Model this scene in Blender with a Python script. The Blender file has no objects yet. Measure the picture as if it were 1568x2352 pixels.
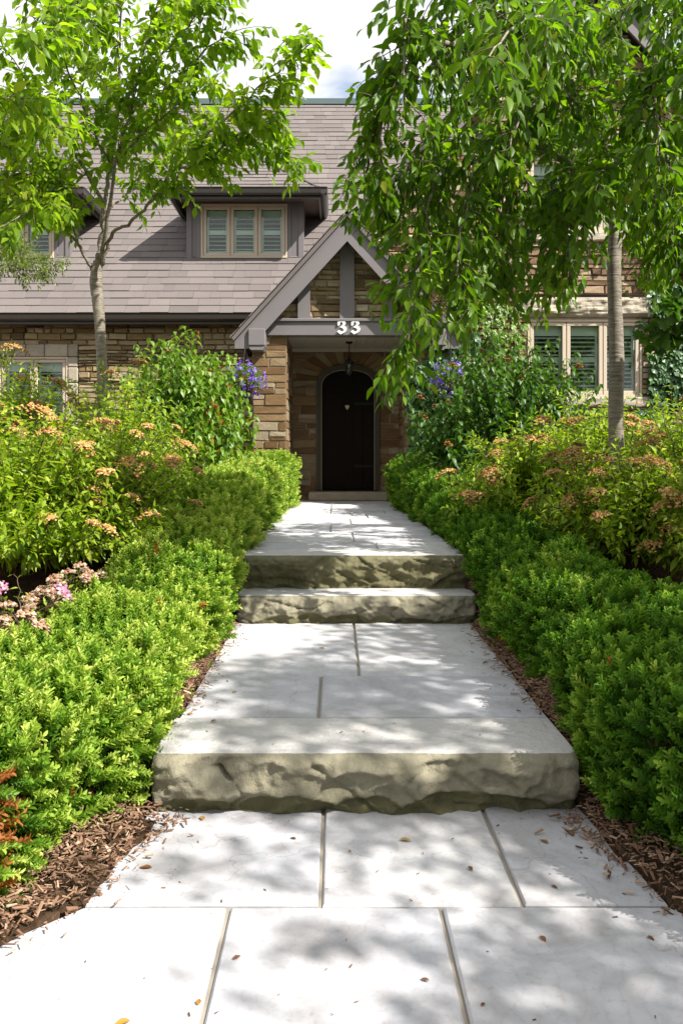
import bpy, math, random
import numpy as np
from mathutils import Vector, Matrix, noise

random.seed(7)
rng = np.random.default_rng(11)
SC = bpy.context.scene
COL = SC.collection
EYE = 1.25           # camera height above the lower flagstones
F = 1900.0           # focal length in units of the 1568 px wide picture


def P(px, py, Y):
    """real place of something seen at a spot of the photograph, at distance Y"""
    return np.array([(px - 770.0) / F * Y, Y, EYE + (1052.0 - py) / F * Y])


# ------------------------------------------------------------------ mesh builder
class MB:
    def __init__(self):
        self.v, self.f, self.t, self.n = [], [], [], 0

    def add(self, verts, faces, mat=0, t=0.5):
        verts = np.asarray(verts, dtype=np.float32).reshape(-1, 3)
        if len(verts) == 0:
            return
        tt = np.full(len(verts), t, dtype=np.float32) if np.isscalar(t) else np.asarray(t, dtype=np.float32)
        groups = {}
        if isinstance(faces, np.ndarray):
            groups[faces.shape[1]] = faces
        else:
            for fc in faces:
                groups.setdefault(len(fc), []).append(fc)
        for k, fs in groups.items():
            self.f.append((np.asarray(fs, dtype=np.int32) + self.n, mat))
        self.v.append(verts)
        self.t.append(tt)
        self.n += len(verts)

    def build(self, name, mats, parent=None, smooth=False):
        me = bpy.data.meshes.new(name)
        v = np.concatenate(self.v)
        me.vertices.add(len(v))
        me.vertices.foreach_set('co', v.ravel())
        nl = sum(f.size for f, m in self.f)
        npoly = sum(len(f) for f, m in self.f)
        me.loops.add(nl)
        me.polygons.add(npoly)
        me.loops.foreach_set('vertex_index', np.concatenate([f.ravel() for f, m in self.f]))
        starts, tot = [], 0
        for f, m in self.f:
            k = f.shape[1]
            starts.append(np.arange(len(f), dtype=np.int32) * k + tot)
            tot += f.size
        me.polygons.foreach_set('loop_start', np.concatenate(starts))
        me.polygons.foreach_set('material_index', np.concatenate([np.full(len(f), m, dtype=np.int32) for f, m in self.f]))
        me.polygons.foreach_set('use_smooth', np.full(npoly, bool(smooth), dtype=bool))
        a = me.attributes.new('t', 'FLOAT', 'POINT')
        a.data.foreach_set('value', np.concatenate(self.t))
        for m in (mats if isinstance(mats, (list, tuple)) else [mats]):
            me.materials.append(m)
        me.update(calc_edges=True)
        me.validate()
        o = bpy.data.objects.new(name, me)
        COL.objects.link(o)
        if parent is not None:
            o.parent = parent
            o.matrix_parent_inverse = Matrix.Translation(-parent_origin(parent))
        return o


def parent_origin(p):
    """vertices are written in world space: a top-level Empty shifts its parts, a part (already undone) does not"""
    return p.location.copy() if p.parent is None else Vector((0, 0, 0))


def empty(name, loc=(0, 0, 0)):
    o = bpy.data.objects.new(name, None)
    COL.objects.link(o)
    o.location = Vector([float(c) for c in loc])
    o.empty_display_size = 0.2
    return o


def tag(o, label, cat, group=None, kind=None):
    o['label'] = label
    o['category'] = cat
    if group:
        o['group'] = group
    if kind:
        o['kind'] = kind
    return o


BOXF = np.array([(0, 1, 3, 2), (4, 6, 7, 5), (0, 4, 5, 1), (2, 3, 7, 6), (0, 2, 6, 4), (1, 5, 7, 3)])


def box(mb, x0, x1, y0, y1, z0, z1, mat=0, t=0.5, bev=0.0):
    if bev <= 0:
        vs = [(x, y, z) for x in (x0, x1) for y in (y0, y1) for z in (z0, z1)]
        mb.add(vs, BOXF, mat, t)
        return
    # chamfered box: three interpenetrating-free shells are dear; use a hull of 24 points
    b = bev
    vs, idx = [], {}
    for i, x in enumerate((x0, x1)):
        for j, y in enumerate((y0, y1)):
            for k, z in enumerate((z0, z1)):
                sx, sy, sz = (1, -1)[i] * b, (1, -1)[j] * b, (1, -1)[k] * b
                idx[i, j, k] = len(vs)
                vs += [(x, y + sy, z + sz), (x + sx, y, z + sz), (x + sx, y + sy, z)]
    fs = []
    for i in (0, 1):
        q = [idx[i, 0, 0], idx[i, 1, 0], idx[i, 1, 1], idx[i, 0, 1]]
        fs.append(tuple(q if i else q[::-1]))
        q = [idx[0, i, 0] + 1, idx[0, i, 1] + 1, idx[1, i, 1] + 1, idx[1, i, 0] + 1]
        fs.append(tuple(q if i else q[::-1]))
        q = [idx[0, 0, i] + 2, idx[1, 0, i] + 2, idx[1, 1, i] + 2, idx[0, 1, i] + 2]
        fs.append(tuple(q if i else q[::-1]))
    for a in (0, 1):
        for c in (0, 1):
            fs.append((idx[a, c, 0], idx[a, c, 1], idx[a, c, 1] + 1, idx[a, c, 0] + 1))
            fs.append((idx[a, 0, c], idx[a, 1, c], idx[a, 1, c] + 2, idx[a, 0, c] + 2))
            fs.append((idx[0, a, c] + 1, idx[1, a, c] + 1, idx[1, a, c] + 2, idx[0, a, c] + 2))
    for key, q in idx.items():
        fs.append((q, q + 1, q + 2))
    mb.add(vs, fs, mat, t)


def prism(mb, poly, y0, y1, mat=0, t=0.5):
    """polygon in the XZ plane pushed along Y"""
    n = len(poly)
    vs = [(x, y0, z) for x, z in poly] + [(x, y1, z) for x, z in poly]
    mb.add(vs, [tuple(range(n)), tuple(range(2 * n - 1, n - 1, -1))], mat, t)
    mb.add(vs, [(i, i + n, (i + 1) % n + n, (i + 1) % n) for i in range(n)], mat, t)


def norm(a):
    a = np.asarray(a, dtype=float)
    return a / np.maximum(np.linalg.norm(a, axis=-1, keepdims=True), 1e-9)


def smooth_line(pts, n=6):
    pts = np.asarray(pts, dtype=float)
    out = []
    for i in range(len(pts) - 1):
        p0, p1, p2, p3 = pts[max(i - 1, 0)], pts[i], pts[i + 1], pts[min(i + 2, len(pts) - 1)]
        for k in range(n):
            t = k / n
            out.append(0.5 * ((2 * p1) + (-p0 + p2) * t + (2 * p0 - 5 * p1 + 4 * p2 - p3) * t * t + (-p0 + 3 * p1 - 3 * p2 + p3) * t ** 3))
    out.append(pts[-1])
    return np.array(out)


def tube(mb, pts, radii, sides=6, mat=0, t=0.5, wob=0.0):
    pts = np.asarray(pts, dtype=float)
    n = len(pts)
    radii = np.full(n, radii, dtype=float) if np.isscalar(radii) else np.asarray(radii, dtype=float)
    tan = norm(np.gradient(pts, axis=0))
    ref = np.array([0.31, 0.95, 0.05]) if abs(tan[0][2]) > 0.5 else np.array([0.05, 0.1, 1.0])
    a = norm(np.cross(tan, ref))
    b = np.cross(tan, a)
    ang = np.arange(sides) / sides * 2 * math.pi
    ring = (a[:, None, :] * np.cos(ang)[None, :, None] + b[:, None, :] * np.sin(ang)[None, :, None])
    r = radii[:, None] * (1 + (wob * rng.normal(size=(n, sides)) if wob else 0))
    vs = pts[:, None, :] + ring * r[:, :, None]
    i, j = np.meshgrid(np.arange(n - 1), np.arange(sides), indexing='ij')
    j2 = (j + 1) % sides
    q = np.stack([i * sides + j, i * sides + j2, (i + 1) * sides + j2, (i + 1) * sides + j], -1).reshape(-1, 4)
    mb.add(vs.reshape(-1, 3), q, mat, t)
    mb.add(vs[-1], [tuple(range(sides))], mat, t)


def lathe(mb, c, prof, sides=16, mat=0, t=0.5):
    """profile of (radius, z) about a vertical axis at c"""
    prof = np.asarray(prof, dtype=float)
    ang = np.arange(sides) / sides * 2 * math.pi
    vs = np.stack([c[0] + prof[:, 0:1] * np.cos(ang), c[1] + prof[:, 0:1] * np.sin(ang), c[2] + prof[:, 1:2] + 0 * ang], -1)
    n = len(prof)
    i, j = np.meshgrid(np.arange(n - 1), np.arange(sides), indexing='ij')
    j2 = (j + 1) % sides
    mb.add(vs.reshape(-1, 3), np.stack([i * sides + j, i * sides + j2, (i + 1) * sides + j2, (i + 1) * sides + j], -1).reshape(-1, 4), mat, t)


def instance(mb, tv, tf, pos, d, nrm, scale, mat=0, t=None, wscale=None, tofs=None):
    """copies of a template (x along d, z along nrm) inside one mesh"""
    tv = np.asarray(tv, dtype=float)
    N = len(pos)
    if N == 0:
        return
    d = norm(d)
    y = norm(np.cross(nrm, d))
    z = np.cross(d, y)
    ws = scale if wscale is None else wscale
    vs = (pos[:, None, :] + d[:, None, :] * (tv[None, :, 0:1] * scale[:, None, None])
          + y[:, None, :] * (tv[None, :, 1:2] * ws[:, None, None]) + z[:, None, :] * (tv[None, :, 2:3] * scale[:, None, None]))
    k = len(tv)
    off = (np.arange(N) * k)[:, None, None]
    tt = rng.random(N) if t is None else t
    tt = np.repeat(tt, k).astype(np.float32)
    if tofs is not None:
        tt = np.where(tt < .97, np.clip(tt + np.tile(tofs, N), 0, .93), tt).astype(np.float32)
    groups = {}
    for fc in tf:
        groups.setdefault(len(fc), []).append(fc)
    first = True
    base = mb.n
    for kk, fs in groups.items():
        fa = (np.asarray(fs)[None, :, :] + off).reshape(-1, kk).astype(np.int32)
        if first:
            mb.add(vs.reshape(-1, 3), fa, mat, tt)
            first = False
        else:
            mb.f.append((fa + base, mat))


# leaf templates: x 0..1 along the midrib, y half width (before scale), z out of plane
def leaf_template(w=0.24, curl=0.25, fold=0.35, pos=(0.22, 0.5, 0.8), wid=(0.75, 1.0, 0.5)):
    tv = [(0, 0, 0)]
    for x, k in zip(pos, wid):
        zc = -curl * x * x
        tv += [(x, w * k, zc + fold * w * k), (x, 0, zc), (x, -w * k, zc + fold * w * k)]
    tv.append((1, 0, -curl))
    n = len(pos)
    f = [(0, 2, 1), (0, 3, 2)]
    for i in range(n - 1):
        a, b = 1 + 3 * i, 4 + 3 * i
        f += [(a, a + 1, b + 1, b), (a + 1, a + 2, b + 2, b + 1)]
    a = 1 + 3 * (n - 1)
    e = 1 + 3 * n
    f += [(a, a + 1, e), (a + 1, a + 2, e)]
    return tv, f


LEAF_CHERRY = leaf_template(0.25, 0.28, 0.3)
LEAF_LONG = leaf_template(0.18, 0.2, 0.4, (0.3, 0.65), (1.0, 0.75))
LEAF_OVATE = leaf_template(0.27, 0.35, 0.35, (0.2, 0.5, 0.8), (0.9, 1.0, 0.45))
LEAF_IVY = ([(0, 0, 0), (-.1, .42, 0.03), (.32, .5, -.03), (.5, .22, 0), (1, 0, -.12), (.5, -.22, 0), (.32, -.5, -.03), (-.1, -.42, .03)],
            [(0, 1, 2, 3), (0, 3, 4), (0, 4, 5), (0, 5, 6, 7)])
LEAF_SMALL = ([(0, 0, 0), (.45, .22, .06), (1, 0, -.08), (.45, -.22, .06)], [(0, 2, 1), (0, 3, 2)])
LEAF_MAPLE = ([(0, 0, 0), (-.12, .3, 0), (.18, .32, .02), (.2, .62, -.04), (.48, .34, .0), (.66, .44, -.04), (.72, .2, 0), (1, 0, -.1),
               (.72, -.2, 0), (.66, -.44, -.04), (.48, -.34, 0), (.2, -.62, -.04), (.18, -.32, .02), (-.12, -.3, 0)],
              [(0, 2, 1), (0, 4, 3, 2), (0, 6, 5, 4), (0, 7, 6), (0, 8, 7), (0, 10, 9, 8), (0, 12, 11, 10), (0, 13, 12)])


# ------------------------------------------------------------------ materials
def new_mat(name):
    m = bpy.data.materials.new(name)
    m.use_nodes = True
    nt = m.node_tree
    nt.nodes.clear()
    out = nt.nodes.new('ShaderNodeOutputMaterial')
    return m, nt, out


def N(nt, kind, **kw):
    n = nt.nodes.new(kind)
    for k, v in kw.items():
        if k in n.inputs.keys() if hasattr(n.inputs, 'keys') else False:
            n.inputs[k].default_value = v
        else:
            setattr(n, k, v)
    return n


def ramp(nt, fac, stops):
    r = nt.nodes.new('ShaderNodeValToRGB')
    el = r.color_ramp.elements
    while len(el) < len(stops):
        el.new(0.5)
    for e, (p, c) in zip(el, stops):
        e.position = p
        e.color = (*c, 1)
    nt.links.new(fac, r.inputs['Fac'])
    return r.outputs['Color']


def coords(nt, scale=(1, 1, 1)):
    tc = nt.nodes.new('ShaderNodeTexCoord')
    mp = nt.nodes.new('ShaderNodeMapping')
    mp.inputs['Scale'].default_value = scale
    nt.links.new(tc.outputs['Object'], mp.inputs['Vector'])
    return mp.outputs['Vector']


def noise_tex(nt, vec, scale, detail=4.0, rough=0.55, dist=0.0):
    n = nt.nodes.new('ShaderNodeTexNoise')
    n.inputs['Scale'].default_value = scale
    n.inputs['Detail'].default_value = detail
    n.inputs['Roughness'].default_value = rough
    n.inputs['Distortion'].default_value = dist
    if vec is not None:
        nt.links.new(vec, n.inputs['Vector'])
    return n.outputs['Fac']


def mixc(nt, a, b, fac, mode='MIX'):
    m = nt.nodes.new('ShaderNodeMix')
    m.data_type = 'RGBA'
    m.blend_type = mode
    for sock, v in ((m.inputs[0], fac), (m.inputs[6], a), (m.inputs[7], b)):
        if hasattr(v, 'is_linked') or hasattr(v, 'links'):
            nt.links.new(v, sock)
        elif isinstance(v, (int, float)):
            sock.default_value = v
        else:
            sock.default_value = (*v, 1)
    return m.outputs[2]


def attr(nt):
    a = nt.nodes.new('ShaderNodeAttribute')
    a.attribute_name = 't'
    return a.outputs['Fac']


def bump(nt, h, strength=0.4, dist=0.02):
    b = nt.nodes.new('ShaderNodeBump')
    b.inputs['Strength'].default_value = strength
    b.inputs['Distance'].default_value = dist
    nt.links.new(h, b.inputs['Height'])
    return b.outputs['Normal']


def principled(nt, out, col, rough=0.7, spec=0.3, nrm=None, metal=0.0):
    p = nt.nodes.new('ShaderNodeBsdfPrincipled')
    if hasattr(col, 'links'):
        nt.links.new(col, p.inputs['Base Color'])
    else:
        p.inputs['Base Color'].default_value = (*col, 1)
    if hasattr(rough, 'links'):
        nt.links.new(rough, p.inputs['Roughness'])
    else:
        p.inputs['Roughness'].default_value = rough
    p.inputs['Specular IOR Level'].default_value = spec
    p.inputs['Metallic'].default_value = metal
    if nrm is not None:
        nt.links.new(nrm, p.inputs['Normal'])
    if out is not None:
        nt.links.new(p.outputs['BSDF'], out.inputs['Surface'])
    return p


def leaf_mat(name, stops, trans=0.4, rough=0.4, spec=0.5, tgain=(1.5, 1.6, 0.6)):
    m, nt, out = new_mat(name)
    c = ramp(nt, attr(nt), stops)
    v = noise_tex(nt, coords(nt), 38.0, 2.0)
    c = mixc(nt, c, mixc(nt, c, (0.75, 0.8, 0.7), 1.0, 'MULTIPLY'), v)
    p = principled(nt, None, c, rough, spec)
    tr = nt.nodes.new('ShaderNodeBsdfTranslucent')
    nt.links.new(mixc(nt, c, tgain, 1.0, 'MULTIPLY'), tr.inputs['Color'])
    mx = nt.nodes.new('ShaderNodeMixShader')
    mx.inputs[0].default_value = trans
    nt.links.new(p.outputs['BSDF'], mx.inputs[1])
    nt.links.new(tr.outputs['BSDF'], mx.inputs[2])
    nt.links.new(mx.outputs[0], out.inputs['Surface'])
    return m


def paint(name, col, rough=0.55, var=0.12, spec=0.3):
    m, nt, out = new_mat(name)
    v = coords(nt)
    n = noise_tex(nt, v, 3.5, 6.0, 0.7)
    n2 = noise_tex(nt, v, 60.0, 2.0)
    c = mixc(nt, tuple(x * (1 - var) for x in col), tuple(min(1, x * (1 + var)) for x in col), n)
    principled(nt, out, c, rough, spec, bump(nt, n2, 0.12, 0.003))
    return m


M = {}
M['cherry_leaf'] = leaf_mat('cherry_leaf', [(0, (.075, .15, .006)), (.45, (.17, .29, .012)), (.9, (.29, .40, .025)), (.975, (.28, .32, .03)), (1, (.42, .15, .02))], 0.6, 0.42, 0.3)
M['weeping_leaf'] = leaf_mat('weeping_leaf', [(0, (.045, .11, .006)), (.5, (.105, .205, .008)), (.93, (.19, .30, .014)), (1, (.25, .29, .03))], 0.55, 0.4, 0.3)
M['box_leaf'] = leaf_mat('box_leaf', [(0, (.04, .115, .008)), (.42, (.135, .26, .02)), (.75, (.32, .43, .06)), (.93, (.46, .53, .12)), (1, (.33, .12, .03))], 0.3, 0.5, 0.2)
M['spirea_leaf'] = leaf_mat('spirea_leaf', [(0, (.11, .21, .01)), (.5, (.26, .37, .025)), (.9, (.42, .50, .05)), (1, (.48, .5, .08))], 0.45, 0.45, 0.35)
M['dogwood_leaf'] = leaf_mat('dogwood_leaf', [(0, (.09, .19, .018)), (.6, (.17, .29, .03)), (.95, (.25, .37, .06)), (1, (.36, .12, .02))], 0.42, 0.4, 0.4)
M['dark_leaf'] = leaf_mat('dark_leaf', [(0, (.03, .085, .008)), (.6, (.06, .145, .012)), (1, (.11, .21, .025))], 0.4, 0.42, 0.3)
M['ivy_leaf'] = leaf_mat('ivy_leaf', [(0, (.018, .065, .014)), (.6, (.032, .105, .016)), (1, (.06, .16, .025))], 0.25, 0.42, 0.35)  # greens darkened for the shade over the ivy on the right wall
M['locust_leaf'] = leaf_mat('locust_leaf', [(0, (.09, .15, .02)), (.6, (.15, .21, .03)), (1, (.22, .26, .05))], 0.4, 0.35, 0.6)
M['purple'] = leaf_mat('purple_petal', [(0, (.1, .04, .36)), (.6, (.2, .1, .6)), (1, (.42, .3, .8))], 0.3, 0.6, 0.2, (1.1, 1.0, 1.2))
M['pink'] = leaf_mat('pink_petal', [(0, (.5, .16, .3)), (.6, (.62, .32, .46)), (1, (.75, .6, .66))], 0.3, 0.6, 0.2, (1.1, 1.0, 1.0))
M['rust'] = leaf_mat('rust_floret', [(0, (.30, .14, .045)), (.5, (.56, .30, .11)), (.8, (.66, .43, .2)), (1, (.5, .46, .15))], 0.15, 0.8, 0.1, (1.1, 1, .8))
M['orange'] = leaf_mat('orange_seed_head', [(0, (.2, .05, .012)), (1, (.42, .12, .03))], 0.15, 0.7, 0.2, (1.1, 1, .8))
M['dried'] = leaf_mat('dried_floret', [(0, (.3, .15, .09)), (.6, (.5, .32, .23)), (1, (.65, .5, .42))], 0.2, 0.8, 0.1, (1.1, 1, .8))
M['fallen'] = leaf_mat('fallen_leaf', [(0, (.16, .06, .03)), (.4, (.3, .12, .03)), (.7, (.42, .22, .04)), (1, (.4, .36, .12))], 0.2, 0.6, 0.3, (1, .9, .7))


def bark(name, c0, c1, bands=True):
    m, nt, out = new_mat(name)
    v = coords(nt, (1, 1, 1))
    n = noise_tex(nt, coords(nt, (12, 12, 90)) if bands else coords(nt, (60, 60, 9)), 1.0, 5.0, 0.6)
    n2 = noise_tex(nt, v, 6.0, 4.0)
    c = mixc(nt, c0, c1, ramp(nt, n, [(.3, (0, 0, 0)), (.65, (1, 1, 1))]))
    c = mixc(nt, c, mixc(nt, c, (.6, .62, .5), 1.0, 'MULTIPLY'), n2)
    principled(nt, out, c, 0.6, 0.35, bump(nt, n, 0.5, 0.01))
    return m


M['cherry_bark'] = bark('cherry_bark', (.10, .08, .065), (.34, .29, .25))
M['twig'] = bark('twig_bark', (.06, .04, .025), (.15, .10, .06), False)
M['green_twig'] = bark('green_twig_bark', (.09, .08, .03), (.17, .15, .06), False)
M['grey_bark'] = bark('grey_bark', (.08, .07, .06), (.19, .17, .15), False)


def flag_mat():
    m, nt, out = new_mat('flagstone')
    v = coords(nt, (1, 1, 1))
    big = noise_tex(nt, v, 1.3, 4.0, 0.6)
    # wavy bedding lines of the sawn stone
    w = nt.nodes.new('ShaderNodeTexWave')
    w.inputs['Scale'].default_value = 2.1
    w.inputs['Distortion'].default_value = 16.0
    w.inputs['Detail'].default_value = 6.0
    w.inputs['Detail Scale'].default_value = 0.9
    nt.links.new(v, w.inputs['Vector'])
    veins = ramp(nt, w.outputs['Fac'], [(0, (0, 0, 0)), (.3, (.15, .15, .15)), (.5, (1, 1, 1)), (.62, (.2, .2, .2)), (1, (0, 0, 0))])
    fine = noise_tex(nt, v, 45.0, 5.0, 0.7)
    base = ramp(nt, attr(nt), [(0, (.47, .468, .495)), (.5, (.535, .53, .55)), (1, (.59, .58, .585))])
    c = mixc(nt, base, mixc(nt, base, (.8, .82, .88), 1.0, 'MULTIPLY'), big)
    vf = nt.nodes.new('ShaderNodeMath')
    vf.operation = 'MULTIPLY'
    vf.inputs[1].default_value = 0.2
    nt.links.new(veins, vf.inputs[0])
    c = mixc(nt, c, (.34, .30, .28), vf.outputs[0])
    sp = ramp(nt, fine, [(0, (.55, .5, .45)), (.33, (.85, .83, .8)), (.45, (1, 1, 1)), (1, (1, 1, 1))])
    c = mixc(nt, c, sp, 0.8, 'MULTIPLY')
    st = ramp(nt, noise_tex(nt, v, 2.7, 6.0, 0.7, 0.6), [(0, (.5, .46, .40)), (.4, (.78, .76, .74)), (.58, (1, 1, 1)), (1, (1, 1, 1))])
    c = mixc(nt, c, st, 0.9, 'MULTIPLY')
    # hairline cracks
    vo = nt.nodes.new('ShaderNodeTexVoronoi')
    vo.feature = 'DISTANCE_TO_EDGE'
    vo.inputs['Scale'].default_value = 0.6
    vec = nt.nodes.new('ShaderNodeVectorMath')
    vec.operation = 'ADD'
    nn = nt.nodes.new('ShaderNodeTexNoise')
    nn.inputs['Scale'].default_value = 3.0
    nn.inputs['Detail'].default_value = 5.0
    nt.links.new(v, nn.inputs['Vector'])
    nt.links.new(nn.outputs['Color'], vec.inputs[0])
    nt.links.new(v, vec.inputs[1])
    nt.links.new(vec.outputs[0], vo.inputs['Vector'])
    cr = ramp(nt, vo.outputs['Distance'], [(0, (.7, .66, .63)), (.002, (.9, .88, .87)), (.004, (1, 1, 1)), (1, (1, 1, 1))])
    c = mixc(nt, c, cr, 0.7, 'MULTIPLY')
    principled(nt, out, c, 0.75, 0.25, bump(nt, fine, 0.25, 0.004))
    return m


M['flag'] = flag_mat()


def step_mat():
    m, nt, out = new_mat('step_stone')
    v = coords(nt)
    a = attr(nt)           # 0 at the foot of the face, 1 at the worn top
    n = noise_tex(nt, v, 5.0, 6.0, 0.65, 0.4)
    n2 = noise_tex(nt, v, 30.0, 5.0, 0.7)
    face = mixc(nt, (.15, .138, .095), (.30, .275, .205), n)
    moss = mixc(nt, (.075, .072, .036), (.165, .15, .08), n)
    add = nt.nodes.new('ShaderNodeMath')
    add.operation = 'MULTIPLY_ADD'
    add.inputs[1].default_value = 0.35
    nt.links.new(n, add.inputs[0])
    nt.links.new(a, add.inputs[2])
    c = mixc(nt, moss, face, ramp(nt, add.outputs[0], [(.28, (0, 0, 0)), (.72, (1, 1, 1))]))
    top = mixc(nt, (.40, .39, .385), (.53, .515, .515), n)
    c = mixc(nt, c, top, ramp(nt, a, [(.9, (0, 0, 0)), (.96, (1, 1, 1))]))
    sp = ramp(nt, n2, [(0, (.5, .48, .42)), (.4, (.9, .9, .88)), (.6, (1, 1, 1)), (1, (1.0, 1.0, 1.0))])
    c = mixc(nt, c, sp, 0.8, 'MULTIPLY')
    principled(nt, out, c, 0.8, 0.2, bump(nt, n2, 0.9, 0.014))
    return m


M['step'] = step_mat()


def stone_mat(name, stops, rough=0.85):
    m, nt, out = new_mat(name)
    v = coords(nt)
    c = ramp(nt, attr(nt), stops)
    n = noise_tex(nt, coords(nt, (1, 1, 2.2)), 9.0, 6.0, 0.7, 0.3)
    c = mixc(nt, mixc(nt, c, (.5, .48, .44), 1.0, 'MULTIPLY'), mixc(nt, c, (1.25, 1.2, 1.15), 1.0, 'MULTIPLY'), n)
    n2 = noise_tex(nt, v, 40.0, 5.0, 0.7)
    principled(nt, out, c, rough, 0.2, bump(nt, n2, 0.6, 0.015))
    return m


M['stone_tan'] = stone_mat('tan_rubble_stone', [(0, (.12, .09, .05)), (.25, (.21, .15, .075)), (.45, (.30, .23, .12)), (.65, (.35, .29, .18)), (.85, (.40, .33, .20)), (1, (.47, .43, .34))])
M['stone_red'] = stone_mat('red_rubble_stone', [(0, (.12, .08, .055)), (.3, (.24, .155, .10)), (.55, (.32, .225, .15)), (.75, (.36, .30, .23)), (.9, (.42, .32, .23)), (1, (.42, .39, .35))])
M['stone_column'] = stone_mat('brown_ashlar_stone', [(0, (.15, .085, .04)), (.35, (.21, .135, .07)), (.6, (.28, .19, .105)), (.85, (.27, .22, .15)), (1, (.36, .31, .23))])
M['stone_grey'] = stone_mat('grey_dressed_stone', [(0, (.30, .27, .22)), (.5, (.40, .37, .31)), (1, (.47, .44, .38))])
M['mortar'] = paint('lime_mortar', (.29, .245, .18), 0.9, 0.3)
M['path_mortar'] = paint('path_joint_mortar', (.27, .24, .20), 0.9, 0.25)


def shingle_mat():
    m, nt, out = new_mat('roof_shingle')
    v = coords(nt)
    c = ramp(nt, attr(nt), [(0, (.125, .112, .111)), (.35, (.158, .141, .138)), (.7, (.185, .165, .16)), (1, (.225, .205, .196))])
    n = noise_tex(nt, v, 1.1, 5.0, 0.6)
    c = mixc(nt, c, mixc(nt, c, (.82, .8, .8), 1.0, 'MULTIPLY'), n)
    g = noise_tex(nt, v, 160.0, 2.0)
    c = mixc(nt, c, ramp(nt, g, [(.3, (.75, .75, .75)), (.7, (1.15, 1.13, 1.12))]), 0.7, 'MULTIPLY')
    principled(nt, out, c, 0.9, 0.15, bump(nt, g, 0.4, 0.004))
    return m


M['shingle'] = shingle_mat()
M['taupe'] = paint('taupe_timber_paint', (.165, .15, .156), 0.5, 0.08)
M['taupe_dark'] = paint('dark_taupe_paint', (.13, .115, .11), 0.5, 0.1)
M['gutter'] = paint('dark_brown_gutter', (.035, .03, .028), 0.35, 0.15, 0.5)
M['soffit'] = paint('brown_soffit', (.16, .125, .105), 0.6, 0.1)
M['cream'] = paint('cream_window_paint', (.50, .42, .33), 0.5, 0.06)
M['white'] = paint('white_shutter_paint', (.78, .82, .78), 0.5, 0.05)
M['ceiling'] = paint('porch_ceiling_paint', (.42, .38, .32), 0.6, 0.08)
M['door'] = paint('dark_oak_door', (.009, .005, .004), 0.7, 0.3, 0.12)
M['door_frame'] = paint('dark_door_frame', (.05, .042, .028), 0.5, 0.2)
M['arch_highlight'] = paint('pale_arch_highlight', (.28, .22, .18), 0.5, 0.1)
M['iron'] = paint('black_iron', (.008, .008, .008), 0.6, 0.2, 0.25)
M['brass'] = paint('pale_brass', (.5, .42, .25), 0.35, 0.2, 0.6)
M['numeral'] = paint('white_numeral', (.80, .80, .80), 0.45, 0.03)
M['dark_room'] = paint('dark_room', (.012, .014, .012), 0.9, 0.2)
M['coir'] = paint('coir_basket', (.09, .055, .025), 0.95, 0.3)
M['ridge'] = paint('ridge_metal', (.03, .055, .055), 0.45, 0.2, 0.5)


def glass_mat():
    m, nt, out = new_mat('window_glass')
    tr = nt.nodes.new('ShaderNodeBsdfTransparent')
    tr.inputs['Color'].default_value = (.88, .93, .90, 1)
    gl = nt.nodes.new('ShaderNodeBsdfGlossy')
    gl.inputs['Roughness'].default_value = 0.02
    gl.inputs['Color'].default_value = (.9, .95, .92, 1)
    fr = nt.nodes.new('ShaderNodeFresnel')
    fr.inputs['IOR'].default_value = 1.5
    nt.links.new(bump(nt, noise_tex(nt, coords(nt), 1.5, 1.0), 0.04, 0.01), gl.inputs['Normal'])
    mx = nt.nodes.new('ShaderNodeMixShader')
    nt.links.new(fr.outputs[0], mx.inputs[0])
    nt.links.new(tr.outputs[0], mx.inputs[1])
    nt.links.new(gl.outputs[0], mx.inputs[2])
    nt.links.new(mx.outputs[0], out.inputs['Surface'])
    return m


M['glass'] = glass_mat()


def soil_mat():
    m, nt, out = new_mat('bed_soil')
    v = coords(nt)
    n = noise_tex(nt, v, 22.0, 7.0, 0.75, 1.2)
    c = ramp(nt, n, [(.25, (.035, .022, .013)), (.5, (.085, .052, .03)), (.72, (.19, .12, .075))])
    principled(nt, out, c, 0.95, 0.1, bump(nt, n, 1.0, 0.04))
    return m


M['soil'] = soil_mat()
m_, nt_, out_ = new_mat('wood_chip')
c_ = ramp(nt_, attr(nt_), [(0, (.12, .065, .042)), (.4, (.29, .175, .115)), (.75, (.44, .30, .21)), (1, (.60, .46, .35))])
n_ = noise_tex(nt_, coords(nt_), 55.0, 4.0, 0.7)
c_ = mixc(nt_, mixc(nt_, c_, (.55, .5, .45), 1.0, 'MULTIPLY'), c_, n_)
principled(nt_, out_, c_, 0.9, 0.15)
M['chip'] = m_

# ------------------------------------------------------------------ ground
XL = [(-3.0, -3.2), (0.6, -2.6), (1.4, -1.7), (1.8, -1.12), (2.09, -.86), (2.31, -.70), (2.6, -.63), (2.92, -.60)]
XR = [(-3.0, 3.2), (0.6, 2.4), (1.4, 1.75), (1.8, 1.3), (2.09, 1.06), (2.31, .93), (2.6, .87), (2.92, .84)]


def lerp_list(lst, y):
    return float(np.interp(y, [a for a, b in lst], [b for a, b in lst]))


def zg(Y):
    return float(np.interp(Y, [-60, 2.88, 3.15, 3.4, 5.2, 5.7, 6.2, 11, 60], [0, 0, .15, .2, .2, .5, .575, .59, .59]))


def path_edges(Y):
    if Y < 2.92:
        return lerp_list(XL, Y), lerp_list(XR, Y)
    return -.65, .86


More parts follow.
